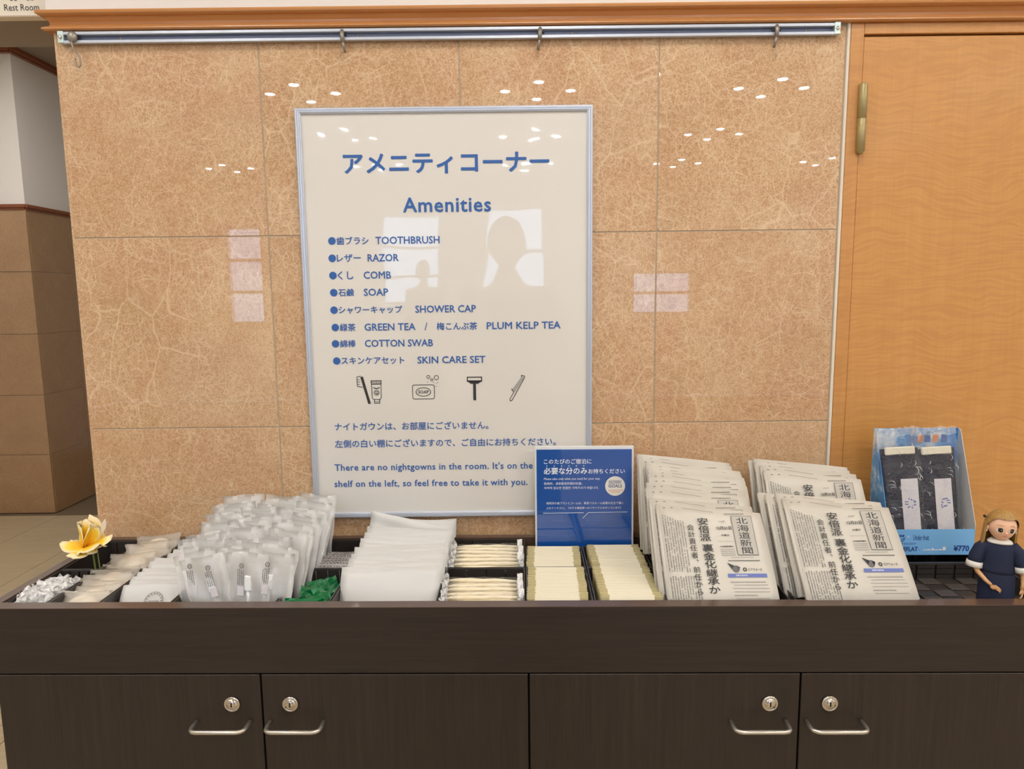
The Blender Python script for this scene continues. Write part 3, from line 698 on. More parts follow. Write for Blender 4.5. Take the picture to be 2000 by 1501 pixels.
for gi, (y0, n, dy, z0, xo) in enumerate([(-.312, 12, .0105, -.083, .0), (-.168, 11, .0105, -.079, .002)]):
    for k in range(n):
        w_ = 'front' if gi == 0 else 'back'
        M = CAB @ T(.693+xo+rnd.uniform(-.004, .002), y0+k*dy, z0+k*.0008+rnd.uniform(-.001, .001), -31+gi*4-k*.4, rnd.uniform(-.6, .6)+(1.5 if gi and k > 8 else 0), rnd.uniform(-2, 2))
        single('paper_pack', pm[rnd.randrange(4)], M, 'flat white paper pack in the %s basket, %s from the front' % (w_, ORD[k]), 'packet', 'flat white paper packs')
bent = sheetpack(.170, .060, .003, 9, .005)
bent.v = [(x, y, z*(1-.42*((x+.09)/.18)**.8)+.0) for x, y, z in bent.v]
o = bent.obj('paper_pack', 'packwhite', None, CAB @ T(.690, -.052, .004, -12, 5, -4)); tag(o, 'bent white paper pack standing highest behind the others', 'packet', 'flat white paper packs')

# ------------------------------------------------------------------ printed white packets (column 3)
pm3 = [sheetpack(.112, .085, .003, 20+s, .0018).mesh('printed_packet', ['packwhite']) for s in range(3)]
k3 = 0
for gi, (y0, n, dy) in enumerate([(-.310, 8, .0150), (-.160, 4, .016)]):
    for k in range(n):
        M = CAB @ T(.268+rnd.uniform(-.003, .003)+(.004 if gi else 0), y0+k*dy, -.062+k*.0012, -38, rnd.uniform(-1.5, 1.5), rnd.uniform(-3, 3))
        la = 'white printed packet left of the toothbrush bags, %s basket, %s from the front' % ('front' if gi == 0 else 'back', ORD[k])
        o = thing('printed_packet', la, 'packet', M, 'white printed packets')
        single('packet', pm3[k % 3], Matrix(), None, None, None).parent = o
        if k3 == 0:
            pr = MB(); pr.disc(0.008, .052, .0165, 0, 0, 30, .0158); 
            for a in range(16):
                an = a*math.pi/8; pr.line([(.008+.0125*math.cos(an), .052+.0125*math.sin(an)), (.008+.0145*math.cos(an+.1), .052+.0145*math.sin(an+.1))], .0011)
            pr.text('SAVON', -.001, .017, .052, h=.0035)
            for q in range(3):
                xq = -.045
                while xq < .045: l_ = rnd.uniform(.001, .004); pr.quad(xq, xq+l_, .022-q*.005, .0235-q*.005); xq += l_+.0012
            prm = pr.mesh('print', ['print_black'])
        if k3 == 0 or k % 3 == 0:
            q = bpy.data.objects.new('print', prm); COL.objects.link(q); q.parent = o; q.location = (0, -.0062, 0)
        k3 += 1

# ------------------------------------------------------------------ soap pouches (column 2)
def pouch(seed):
    r_ = random.Random(seed); t = thing('soap_pouch', 'x', 'pouch'); w, h = .094, .062; rr = [r_.uniform(-.0016, .0016) for _ in range(400)]
    def f(sg):
        def g(u, v):
            a = math.sin(math.pi*u)*math.sin(math.pi*v); n_ = rr[int(u*12)*11+int(v*9)]
            pin = 1-.10*math.sin(math.pi*u); return ((u-.5)*w*(1-.06*math.sin(math.pi*v)), sg*.0125*a**.8+n_*(1.3-a)*1.4, (v-.5)*h*pin+h/2+n_)
        return g
    MB().grid(12, 9, f(-1), 0, True, None, f(1)).obj('wrapper', 'pouch', t)
    MB().ell((0, 0, h*.5), (.030, .0115, .022), 18, 10).obj('soap', 'soap', t, T(0, 0, 0)); return t
po = [pouch(s) for s in (1, 2, 3)]; pu = [0, 0, 0]; k2 = 0
for k in range(12):
    y = -.312+k*.0235
    i = k % 3; lab = 'frosted soap pouch, %s from the front in its row' % ORD[k]
    if k == 6: lab = 'crumpled frosted soap pouch lying highest, right of the yellow flower'
    M = CAB @ T(.157+rnd.uniform(-.004, .004), y, -.048+(.022 if k == 6 else 0)+rnd.uniform(-.002, .003)+.0010*k, -42+rnd.uniform(-6, 6)-(16 if k == 6 else 0), rnd.uniform(-6, 6), rnd.uniform(-6, 6))
    if not pu[i]: po[i].matrix_basis = M; tag(po[i], lab, None, 'soap pouches'); pu[i] = 1
    else: dup(po[i], M, lab, 'soap pouches')

# ------------------------------------------------------------------ clear packets (column 1)
def crumple(seed):
    r_ = random.Random(seed)
    def f(u, v): return ((u-.5)*.024+r_.uniform(-.003, .003), (v-.5)*.020+r_.uniform(-.003, .003), .004*math.sin(3*u)*math.cos(4*v)+r_.uniform(-.005, .006))
    return MB().grid(6, 6, f, 0, False).mesh('small_clear_packet', ['crinkle'])
cm = [crumple(s) for s in range(6)]
for k in range(170):
    x = rnd.uniform(.052, .098); y = rnd.uniform(-.310, -.205); hgt = -.001-.14*max(0, y+.26)
    o = single('small_clear_packet', cm[k % 6], CAB @ T(x, y, hgt-rnd.random()**1.3*.040, rnd.uniform(-70, 70), rnd.uniform(-70, 70), rnd.uniform(0, 360)), 'small crinkled clear packet in the heap left of the soap', 'packet', 'heap of small clear packets')

# ------------------------------------------------------------------ toothbrush bags
def brushbag(seed):
    r_ = random.Random(seed); t = thing('toothbrush_bag', 'x', 'toothbrush pack'); w, h = .074, .185; rr = [r_.uniform(-.0022, .0022) for _ in range(600)]
    def f(sg):
        def g(u, v):
            a = max(0, math.sin(math.pi*u)*math.sin(math.pi*min(1, v*1.12))); n_ = .0016*math.sin(9*u+rr[3]*900+7*v)+.0012*math.sin(17*v+rr[5]*900+4*u)+(rr[int(u*8)*23+int(v*20)]*.12 if v < .93 else 0)
            return ((u-.5)*w+n_*.5, sg*.0052*a**.6+n_*1.2, v*h+.002*math.sin(5*u+rr[7]*900)*v)
        return g
    MB().grid(8, 20, f(-1), 0, True, None, f(1)).obj('bag', 'bag', t)
    m = MB(); x = r_.uniform(-.012, .012)
    m.tube([(x, -.001, .002), (x+.002, -.001, .05), (x+.001, -.001, .080), (x, -.001, .098), (x-.001, -.001, .122)], [.0055, .0068, .0055, .0036, .003], 8, flat=.6)
    m.box(x-.007, x+.006, -.004, .003, .119, .146, bv=.0015); m.obj('toothbrush', 'brush', t)
    m = MB(); x2 = -x*1.2+r_.choice((-.012, .012)); m.tube([(x2, 0, .02), (x2, 0, .075), (x2, 0, .085)], [.009, .007, .0035], 8, flat=.5); m.obj('toothpaste', 'brush', t)
    m = MB(); lx = .008*r_.choice((-1, 1)); m.quad(lx-.006, lx+.006, .112, .128, -.0068, 0)
    m.obj('label', 'tag', t)
    m = MB()
    for q in range(4):
        z = .131
        while z < .156: l_ = r_.uniform(.0008, .003); m.quad(lx-.006+q*.0032, lx-.0048+q*.0032, z, z+l_, -.0071); z += l_+.0009
    m.disc(lx+.001, .1640, .0042, -.0071, 0, 14, .0032); m.line([(lx-.001, .1625), (lx+.001, .1655), (lx+.003, .1625)], .0007, -.0072); m.obj('print', 'print_black', t)
    return t
bb = [brushbag(s) for s in range(5)]; bu = [0]*5; kk = 0
rows = 16
for r in range(rows):
    f_ = r/(rows-1); y = -.296+f_*.235
    n = 4 if r < 2 else 3
    xl = .377 if r < 3 else .368; xr = .508+.012*(f_)
    for c in range(n):
        fc = c/(n-1); x = xl-.012+(xr-xl-.036)*fc+rnd.uniform(-.007, .007)+.012
        top = .078+.030*f_; lean = rnd.uniform(-10, -5); ry = (fc-.5)*12+rnd.uniform(-5, 5)+1*f_
        if r == 0: ry = (-9, -13, 2, 7)[c]; lean = -6
        M = CAB @ T(x, y-.012, -.090+(top-.093)*1.0+rnd.uniform(-.006, .004), lean, ry, rnd.uniform(-9, 9))
        i = kk % 5
        la = ('clear toothbrush bag in the front of the heap, %s from the left' % ORD[c]) if r == 0 else 'clear toothbrush bag in the heap behind the front bags'
        g = 'toothbrush bags in front' if r == 0 else 'toothbrush bags behind the front ones'
        if not bu[i]: bb[i].matrix_basis = M; tag(bb[i], la, None, g); bu[i] = 1
        else: dup(bb[i], M, la, g)
        kk += 1

# ------------------------------------------------------------------ green tea bags and grey sachets
def flatpack(w, h, th, seed, mats, cr=.0015):
    r_ = random.Random(seed); rr = [r_.uniform(-cr, cr) for _ in range(200)]
    def f(sg): return lambda u, v: ((u-.5)*w, sg*th*max(0, math.sin(math.pi*u)*math.sin(math.pi*v))**.5+rr[int(u*6)*9+int(v*6)], (v-.5)*h+rr[int(u*6)+int(v*6)*7])
    return MB().grid(6, 6, f(-1), 0, False, None, f(1)).mesh('tea_bag', mats)
gm = [flatpack(.055, .045, .004, s, ['foil'], .0035) for s in range(4)]
for k in range(16):
    x = rnd.uniform(.530, .578); y = -.290+.105*(k/15)+rnd.uniform(-.008, .008)
    single('tea_bag', gm[k % 4], CAB @ T(x, y, -.034+rnd.uniform(-.016, .008), rnd.uniform(-80, -35), rnd.uniform(-30, 30), rnd.uniform(-50, 50)), 'shiny green foil tea bag heaped in the front basket', 'tea bag', 'green foil tea bags')
gf = flatpack(.066, .022, .006, 12, ['foil'], .0012)
single('tea_bag', gf, CAB @ T(.551, -.306, -.014, -15, 2, 3), 'shiny green foil tea bag lying along the front rim', 'tea bag', 'green foil tea bags')
sm_ = flatpack(.070, .055, .0022, 13, ['silverpack'], .0012)
spm = MB()
for q in range(9):
    xq = -.031
    while xq < .031: l_ = rnd.uniform(.001, .006); spm.quad(xq, xq+l_, .0255-q*.0055, .0270-q*.0055, -.0034); xq += l_+rnd.uniform(.0008, .003)
spm = spm.mesh('print', ['print_grey'])
for k in range(8):
    sch = single('tea_sachet', sm_, CAB @ T(.558+rnd.uniform(-.003, .003), -.163+k*.0125, -.026+rnd.uniform(-.001, .001)-.0015*k, -22, rnd.uniform(-3, 3)+2, rnd.uniform(-4, 4)), 'grey printed tea sachet, %s from the front behind the green tea' % ORD[k], 'tea sachet', 'grey tea sachets')
    q = bpy.data.objects.new('print', spm); COL.objects.link(q); q.parent = sch
single('tea_sachet', sm_, CAB @ T(.528, -.155, -.040, -50, -16, 22), 'dark grey tea sachet slipped left against the toothbrush bags', 'tea sachet', 'grey tea sachets')

# ------------------------------------------------------------------ newspapers
NW, NH = .1835, .190
def paper_mesh():
    m = MB()
    for L, (dx, dz, y0, y1) in enumerate([(0, 0, 0, .0022), (.004, .0025, .0026, .0046), (.0065, .001, .005, .007)]):
        nx = 10
        def xs(u): return u*(NW+dx)-.0012*L
        def top(u): return NH+dz-.020*u**1.15
        def f(yy): return lambda u, v: (xs(u)+.0015*math.sin(3.1*v), yy+.0030*math.sin(2.6*u+.4)*v+.0016*math.sin(7*u)*v, v*top(u))
        m.grid(nx, 6, f(y0), 0, True, None, f(y1))
    pts = [(.0005, .0035, 0), (.0005, .0035, NH*.5), (.0012, .0045, NH*.992)]
    m.tube(pts, [.0036, .0036, .0034], 8)
    return m.mesh('paper', ['news'])
def print_mesh():
    m = MB(); r_ = random.Random(4)
    def put(x0, x1, z0, z1, mi=0): m.quad(x0, x1, z0, z1, 0, mi)
    zt = NH-.012
    # small vertical body text at the left
    for c in range(9):
        x = .0065+c*.0044; z = zt-.010-.0015*c; bot = NH-.128
        if c in (5, 6): z -= .002
        while z > bot:
            if r_.random() < .93:
                put(x, x+.0022, z-.0004, z, 0) if r_.random() < .8 else None
                put(x+.0004, x+.0009, z-.0018, z, 0)
                if r_.random() < .6: put(x+.0014, x+.0019, z-.0018, z-.0004, 0)
                if r_.random() < .6: put(x+.0002, x+.0021, z-.0014, z-.0010, 0)
            z -= .0025
            if r_.random() < .02: z -= .004
    for c in range(12):
        x = .0065+c*.0044; z = NH-.136; 
        while z > .004:
            if r_.random() < .9:
                put(x, x+.0021, z-.0004, z, 0); put(x+.0004, x+.0009, z-.0018, z, 0)
                if r_.random() < .6: put(x+.0014, x+.0019, z-.0018, z-.0004, 0)
            z -= .0025
    for yq in range(2):
        z = zt-.004
        while z > .003:
            if r_.random() < .8: m.add([(-.0026, .0025+yq*.0025, z), (-.0026, .0040+yq*.0025, z), (-.0026, .0040+yq*.0025, z-.0015), (-.0026, .0025+yq*.0025, z-.0015)], [(0, 1, 2, 3)], 0)
            z -= .0024
    # page head rule
    m.line([(.045, NH-.0085), (.10, NH-.0175)], .0005); 
    for a in range(14): put(.010+(.009 if a > 2 else 0)+a*.0016, .0111+(.009 if a > 2 else 0)+a*.0016, NH-.0085, NH-.0070) if a < 6 else None
    x = .119
    while x < .155: put(x, x+.0011, NH-.0217, NH-.0202); x += .0019
    m.column('安倍派', .0785, NH-.0275, .0152, .0150, .014, wide=1.38); m.column('裏金化継承か', .0800, NH-.0775, .0150, .0150, .014, wide=1.38)
    m.column('会計責任者、前任から', .0548, NH-.0400, .0130, .0120, .006, wide=1.12)
    # date block
    m.text('2023年', .107, .1185, zc=NH-.0355, h=.0026); m.text('12月21日', .1015, .1275, zc=NH-.0480, h=.0062, bold=.025); m.text('木曜日', .107, .1215, zc=NH-.0615, h=.0030, bold=.02)
    m.line([(.100, NH-.073), (.127, NH-.073)], .0003)
    m.text('北海道新聞社', .102, .1255, zc=NH-.0825, h=.0024, bold=.03)
    for q in range(4):
        x = .102
        while x < .126: put(x, x+.0010, NH-.0885-q*.0036, NH-.0875-q*.0036); x += .0018
    # masthead
    bx0, bx1, bz0, bz1 = .1305, .1665, NH-.0985, NH-.0255
    m.quad(bx0, bx1, bz0, bz1, -.0001, 2); m.line([(bx0, bz0), (bx1, bz0), (bx1, bz1), (bx0, bz1), (bx0, bz0)], .0006, -.0003)
    m.column('北海道新聞', (bx0+bx1)/2, bz1-.002, .0140, .0136, .006, y=-.0003, wide=1.62)
    # notice with a little round emblem
    x = .112
    while x < .166: put(x, x+.0014, NH-.1095, NH-.1078); x += .0023
    x = .118
    while x < .156: put(x, x+.0008, NH-.1035, NH-.1025); x += .0018
    m.disc(.1225, NH-.1235, .0062, 0, 3, 16); m.add([(.109, 0, NH-.1125), (.121, 0, NH-.118), (.1165, 0, NH-.1250)], [(0, 2, 1)], 0); m.add([(.124, 0, NH-.117), (.130, 0, NH-.121), (.126, 0, NH-.127)], [(0, 2, 1)], 0)
    m.disc(.1375, NH-.1245, .0034, 0, 0, 14, .0018); m.text('エアウォータ', .1430, .1665, zc=NH-.1245, h=.0048, bold=.01)
    m.quad(.1065, .1735, NH-.1385, NH-.1320, 0, 1); m.text('50年のあゆみ', .120, .140, zc=NH-.1352, h=.0036, y=-.0003, mi=4, bold=.02)
    for q, (a, b_, hh) in enumerate([(.109, .168, .0026), (.114, .172, .0018), (.111, .173, .0018), (.113, .172, .0018), (.112, .150, .0024), (.114, .170, .0018)]):
        x = a; z = NH-.1450-q*.0058
        while x < b_: l_ = hh*.8; put(x, x+l_, z-hh, z-hh*.75); put(x+l_*.3, x+l_*.5, z-hh, z); x += l_*1.45
    return m.mesh('print', ['print_black', 'barblue', 'boxgrey', 'print_grey', 'print_white'])
pmesh, prmesh = paper_mesh(), print_mesh()
def newspaper(M, la, g):
    t = thing('newspaper', la, 'newspaper', M, g)
    for nm_, me, y in (('pages', pmesh, 0), ('print', prmesh, -.0009)):
        o = bpy.data.objects.new(nm_, me); COL.objects.link(o); o.parent = t; o.location = (0, y, 0)
    return t
# (y of top edge, z of top edge, lean, x shift)
def stack(x0, rows, side):
    n = len(rows)
    for k, (yt, zt, lean, dx, rz) in enumerate(rows):
        a = R(lean); yb = yt-NH*math.sin(a); zb = zt-NH*math.cos(a)
        w_ = 'frontmost' if k == 0 else ('rearmost' if k == n-1 else ORD[k]+' from the front')
        newspaper(CAB @ T(x0+dx, yb, zb, -lean, 0, rz), 'folded newspaper in the %s stack, %s' % (side, w_), 'newspapers in the %s stack' % side)
for_left = [(-.196, .127, 42.5, .000, 0), (-.180, .134, 40, -.010, 0), (-.158, .146, 38, -.012, 0), (-.134, .150, 36, -.004, 1), (-.118, .156, 34, .001, 0), (-.104, .1625, 32, .002, 0), (-.092, .1655, 30, .004, 0), (-.080, .1685, 28, .003, 0), (-.066, .1715, 26, .005, 0), (-.050, .178, 24, -.008, 0), (-.036, .182, 22, -.010, -1)]
stack(1.176, for_left, 'left')
for_right = [(-.200, .137, 42.5, .018, 0), (-.184, .142, 40, .012, 0), (-.170, .137, 38, -.002, 0), (-.152, .134, 36, -.010, 0), (-.090, .160, 31, .022, 0), (-.074, .166, 29, .020, 0), (-.060, .170, 27, .014, 0), (-.046, .173, 25, .016, 0), (-.034, .167, 23, .010, 0)]
stack(1.388, for_right, 'right')

# ------------------------------------------------------------------ blue sign
SW = .2035
t = thing('notice_stand', 'upright blue notice with white writing and a round badge behind the cream packets', 'sign', CAB @ T(.9545, -.052, -.064, -2.5, 0, 0)); SH = .2665
MB().box(0, SW, 0, .004, 0, SH, bv=.0008).obj('acrylic_panel', 'signwhite', t)
MB().box(.0035, SW-.004, -.0008, .0002, .002, SH-.0065).obj('blue_sheet', 'signblue', t)
def sx(z): return (z-82)/1340*SW
def sz_(z): return SH-(z-72)/1303*(.2095)
m = MB(); y = -.0011
m.text('このたびのご宿泊に', sx(205), sx(850), sz_(268), bold=.012, y=y)
m.text('必要な分のみ', sx(205), sx(790), sz_(390), bold=.02, y=y); m.text('お持ちください', sx(808), sx(1300), sz_(397), bold=.012, y=y)
for k in range(6): m.disc(sx(245+k*100), sz_(326), .0011, y, 0, 10)
m.text('Please take only what you need for your stay.', sx(205), sx(970), sz_(497), bold=.0, y=y)
m.text('取用时，请拿取您所需的份量。', sx(205), sx(725), sz_(555), y=y); m.text('숙박에 필요한 만큼만 가져가시기 바랍니다.', sx(205), sx(945), sz_(612), y=y)
m.text('使用済の歯ブラシとコームは、客室バスルーム設置の仕立て箱に', sx(235), sx(1285), sz_(812), y=y); m.text('入れてください。（ホテル備品等へのリサイクルを行っています）', sx(235), sx(1250), sz_(875), y=y)
m.line([(sx(190), sz_(942)), (sx(742), sz_(938))], .0009, y); m.line([(sx(730), sz_(1010)), (sx(806), sz_(937)), (sx(1335), sz_(932))], .0009, y)
m.obj('lettering', 'print_white', t)
m = MB(); m.disc(sx(1170), sz_(592), .0205, y, 0, 36); b = m.obj('badge', 'whitecloth', t)
m = MB(); y = -.0014
m.text('SUSTAINABLE', sx(1085), sx(1255), sz_(528), y=y, bold=.02); m.text('DEVELOPMENT', sx(1085), sx(1255), sz_(552), y=y, bold=.02); m.text('GOALS', sx(1080), sx(1262), sz_(590), y=y, bold=.02)
m.obj('badge_print', 'print_navy', t)
m = MB()
for q, (a, c) in enumerate(((1075, 1270), (1110, 1230))):
    x = sx(a)
    while x < sx(c): m.quad(x, x+.0013, sz_(650+q*24), sz_(640+q*24), y); x += .0021
m.obj('badge_print', 'orange', t)

# ------------------------------------------------------------------ sock display box
BX0, BX1, BY0, BY1 = 1.643, 1.813, -.118, -.045
t = thing('display_box', 'light blue cardboard display box of socks with price, against the door', 'display box', CAB @ T(0, 0, -.004))
m = MB(); m.box(BX0, BX1, BY0, BY0+.001, 0, .052)
m.obj('front_lip', 'skyblue', t)
MB().box(BX0, BX1, BY1, BY1+.001, 0, .239).obj('back_panel', 'clouds', t)
MB().box(BX0, BX1, BY0, BY1, 0, .001).obj('box_base', 'skyblue', t)
for x, mt in ((BX0, 'clouds'), (BX1-.001, 'packwhite')):
    m = MB(); m.add([(x, BY0, 0), (x, BY1, 0), (x, BY1, .239), (x, BY1-.008, .236), (x, BY0, .060), (x+.001, BY0, 0), (x+.001, BY1, 0), (x+.001, BY1, .239), (x+.001, BY1-.008, .236), (x+.001, BY0, .060)], [(0, 1, 2, 3, 4), (9, 8, 7, 6, 5), (0, 4, 9, 5), (4, 3, 8, 9), (3, 2, 7, 8), (2, 1, 6, 7), (1, 0, 5, 6)]); m.obj('box_side', mt, t)
m = MB(); y = BY0-.0004
m.text('POKEFLAT', BX0+.012, BX0+.0605, .0125, bold=.03, y=y, h=.0085); m.disc(BX0+.0635, .0105, .001, y, 0, 10, .0006)
m.text('オリジナルロゴ入り', BX0+.013, BX0+.056, .0235, y=y, bold=.01, h=.0045)
m.text('¥770', BX0+.1305, BX0+.160, .0135, bold=.03, y=y, h=.0115)
m.text('北海道', BX0+.018, BX0+.033, .0395, y=y, bold=.02, h=.005); m.line([(BX0+.018, .034), (BX0+.026, .030), (BX0+.034, .035), (BX0+.031, .028), (BX0+.024, .028)], .0011, y)
m.text('Under fruit.', BX0+.0505, BX0+.082, .036, y=y, bold=.0, h=.011)
m.obj('lettering', 'print_navy', t)
m = MB(); m.line([(BX0+.039, .036), (BX0+.043, .039)], .0009, y); m.line([(BX0+.039, .039), (BX0+.043, .036)], .0009, y)
x = BX0+.070
for hh in (.002, .003, .002, .004, .003, .002, .006, .003, .002, .003, .002, .004, .002, .009, .009): m.quad(x, x+.0028, .0095, .0095+hh*.8, y); x += .0030
m.obj('skyline_print', 'print_white', t)
m = MB()
for xx, c in ((BX0+.088, 0), (BX0+.102, 1), (BX0+.118, 0), (BX0+.136, 1)):
    m.quad(xx, xx+.012, .210, .226, BY1-.0005, c)
m.obj('back_print', ['orange', 'print_blue'], t)
def sockpack(x, y, ry, la, tx, seed):
    r_ = random.Random(seed); s = thing('sock_pack', la, 'socks', CAB @ T(x, y, 0, -9, ry, 0), 'navy sock packs in the display box')
    m = MB(); m.grid(10, 14, lambda u, v: ((u-.5)*.078*(1-.10*(1-v)), -.006*math.sin(math.pi*u)**.5*(1+.2*math.sin(9*v)), v*.200), 0, True, None, lambda u, v: ((u-.5)*.078*(1-.10*(1-v)), .006*math.sin(math.pi*u)**.5, v*.200))
    m.obj('sock', 'navy_sock', s)
    m = MB(); m.box(-.030, .030, -.008, -.004, .188, .204, bv=.002); m.obj('cuff_card', 'cardwhite', s)
    m = MB(); m.box(tx-.0165, tx+.0165, -.0100, -.0094, .035, .140); m.obj('hang_tag', 'tag', s)
    m = MB()
    for q in range(9):
        a = r_.uniform(0, 6.28); px, pz = tx+.006*math.cos(q*.7), .092+.008*math.sin(q*.7)
        m.line([(px, pz), (px+.006*math.cos(a), pz+.003*math.sin(a))], .0018, -.0103)
    m.obj('tag_print', 'print_blue', s)
    rr = [r_.uniform(-.0036, .0036) for _ in range(900)]
    def f(sg): return lambda u, v: ((u-.5)*.090+rr[int(u*14)*25+int(v*24)]*.5, sg*(.0145*math.sin(math.pi*u)**.5)*(1 if v < .9 else (1-v)*9+.1)-.001+rr[int(u*14)*20+int(v*24)+7]*.9, v*.238+rr[int(u*14)*7+int(v*24)]*.8)
    m = MB().grid(14, 24, f(-1), 0, True, None, f(1)); m.obj('film', 'clear', s)
    m = MB()
    for q in range(26):
        x_ = r_.uniform(-.036, .036); z_ = r_.uniform(.02, .235); an = r_.uniform(0.6, 2.6); L = r_.uniform(.006, .020); y_ = -.0150 if z_ < .2 else -.008
        m.tube([(x_, y_, z_), (x_+L*.5*math.cos(an), y_-.0008, z_+L*.5*math.sin(an)), (x_+L*math.cos(an+.5), y_, z_+L*math.sin(an+.5))], [.0002, .0006, .0001], 5)
    m.obj('crease_glints', 'crinkle', s)  # whitish ridges put in as highlights along the film's creases
    MB().grid(16, 3, lambda u, v: ((u-.5)*.090, -.003+r_.uniform(-.003, .003), .226+v*.016+r_.uniform(-.0025, .0025)), 0, False).obj('film_seal', 'seal', s)
sockpack(BX0+.051, -.094, -3, 'left pack of navy socks in clear film inside the blue box', .012, 1)
sockpack(BX0+.123, -.094, -3, 'right pack of navy socks in clear film inside the blue box', .006, 2)

# ------------------------------------------------------------------ yellow flower
t = thing('artificial_flower', 'yellow artificial flower with white petal edges standing in the left of the tray', 'flower', CAB @ T(.1085, -.176, -.060))
m = MB(); m.tube([(0, 0, 0), (0, -.001, .045), (-.002, -.002, .090), (-.004, -.002, .105)], .0016, 8); m.tube([(.001, 0, .030), (.006, .002, .060), (.004, .002, .092)], .0012, 8); m.obj('stem', 'stem', t)
def petal(w, l, cup, curl, M, seed):
    r_ = random.Random(seed); m = MB(); nx, nz = 8, 8
    def f(u, v):
        a = 2*u-1; wd = w*(math.sin(math.pi*min(1, v*.80+.10))**.75)
        return (a*wd/2, -cup*a*a*math.sin(math.pi*v*.8)-curl*v*v+.0012*math.sin(6*a+seed)*v, v*l*(1-.10*abs(a)**2.2)+.0015*math.sin(5*a+seed)*v)
    m.grid(nx, nz, f, 0, True, None, lambda u, v: tuple(Vector(f(u, v))+Vector((0, .0007, 0))))
    uvs = [(i/nx, max(j/nz, abs(2*i/nx-1)**3*.95 if j > 1 else 0)) for j in range(nz+1) for i in range(nx+1)]; m.uv = uvs*2
    m.obj('petal', 'petal', t, M)
fc = (-.012, -.002, .104)
for k, (rz, rx, w, l, cup, curl) in enumerate([(-8, 4, .042, .054, -.012, -.003), (170, 10, .044, .060, .012, .004), (8, -12, .042, .048, -.012, -.004), (75, 14, .042, .050, .010, .004), (100, -20, .040, .052, .010, .006),
                                             (-70, 58, .046, .044, .010, .010), (-112, 66, .044, .042, .010, .010), (60, 62, .046, .044, .010, .010), (105, 56, .046, .048, .010, .010), (-20, 88, .046, .040, .008, .006), (20, 78, .042, .036, .008, .006), (180, 50, .036, .046, .010, .006)]):
    M = Matrix.Translation(fc) @ Matrix.Rotation(R(rz), 4, 'Z') @ Matrix.Rotation(R(rx), 4, 'X'); petal(w, l, cup, curl, M, k)
m = MB(); m.grid(3, 6, lambda u, v: ((u-.5)*.010*math.sin(math.pi*v*.9+.2), .0, v*.030)); m.obj('leaf', 'cream', t, T(.013, .006, .128, 0, 18, 0))

# ------------------------------------------------------------------ doll
t = thing('fashion_doll', 'small blond fashion doll in a navy uniform standing at the right of the tray', 'doll', CAB @ T(1.732, -.300, -.0735, 0, 0, -26))
# z here is height over the doll's feet
def loft(m, rings, n=20, mi=0, M=None, caps=True):     # (cx, cy, rx, ry, z)
    vs = [(cx+rx*math.cos(2*math.pi*k/n), cy+ry*math.sin(2*math.pi*k/n), z) for cx, cy, rx, ry, z in rings for k in range(n)]
    fs = [(i*n+k, i*n+(k+1) % n, (i+1)*n+(k+1) % n, (i+1)*n+k) for i in range(len(rings)-1) for k in range(n)]
    if caps: fs += [tuple(range(n))[::-1], tuple((len(rings)-1)*n+k for k in range(n))]
    return m.add(vs, fs, mi, True, M)
m = MB()
for s in (-1, 1): loft(m, [(s*.011, 0, .004, .004, .004), (s*.011, 0, .0048, .0048, .020), (s*.011, 0, .0062, .0066, .040), (s*.012, 0, .009, .009, .075)], 12)
m.obj('legs', 'skinarm', t)
m = MB()
for s in (-1, 1): m.ell((s*.011, -.003, .004), (.005, .009, .004), 12, 8)
m.obj('shoes', 'eye', t)
m = MB(); loft(m, [(0, 0, .0265, .016, .040), (0, 0, .0268, .0165, .060), (0, 0, .0262, .0165, .090), (0, 0, .0255, .0155, .108), (0, 0, .0235, .0142, .118)], 24); m.obj('skirt', 'navy', t)
m = MB(); loft(m, [(0, 0, .0248, .0160, .112), (0, 0, .0240, .0155, .118), (0, 0, .0232, .0150, .130), (0, 0, .0240, .0155, .145), (0, 0, .0235, .0145, .156), (0, 0, .0200, .0120, .163), (0, 0, .0100, .0090, .1675)], 24)
# sleeves
m.tube([(-.018, 0, .160), (-.026, -.001, .150), (-.031, -.002, .136), (-.033, -.003, .124)], [.0080, .0105, .0112, .0115], 12)
m.tube([(.018, 0, .160), (.026, -.001, .150), (.030, -.002, .136), (.033, -.003, .124)], [.0080, .0100, .0100, .0098], 12)
m.obj('jacket', 'navy', t)
m = MB(); m.tube([(-.033, -.003, .1265), (-.034, -.004, .1170)], [.0122, .0126], 14); m.tube([(.033, -.003, .1265), (.0345, -.004, .1175)], [.0108, .0110], 14); m.obj('cuffs', 'whitecloth', t)
m = MB(); loft(m, [(0, -.001, .0190, .0135, .1635), (0, -.001, .0175, .0135, .1665), (0, 0, .0125, .0110, .1695), (0, 0, .0085, .0085, .1690)], 24); m.obj('collar', 'whitecloth', t)
def arm(m, pts, rr): m.tube(pts, rr, 10)
m = MB()
arm(m, [(-.0335, -.004, .120), (-.028, -.010, .110), (-.018, -.0165, .100), (-.010, -.0195, .0935)], [.0046, .0040, .0033, .0028])
m.ell((-.006, -.0205, .0905), (.0058, .0024, .0042), 10, 8)
for q in range(4): m.tube([(-.003, -.0205, .0930-q*.0018), (.002, -.021, .0900-q*.0018), (.0045-q*.0006, -.0205, .0865-q*.0016)], [.0010, .0009, .0007], 6)
m.tube([(-.008, -.0215, .0935), (-.003, -.0225, .0945)], [.0011, .0008], 6)
arm(m, [(.0345, -.004, .120), (.0355, -.005, .108), (.0352, -.008, .098), (.034, -.010, .090)], [.0044, .0038, .0030, .0027])
m.ell((.034, -.0108, .0855), (.0030, .0024, .0052), 10, 8)
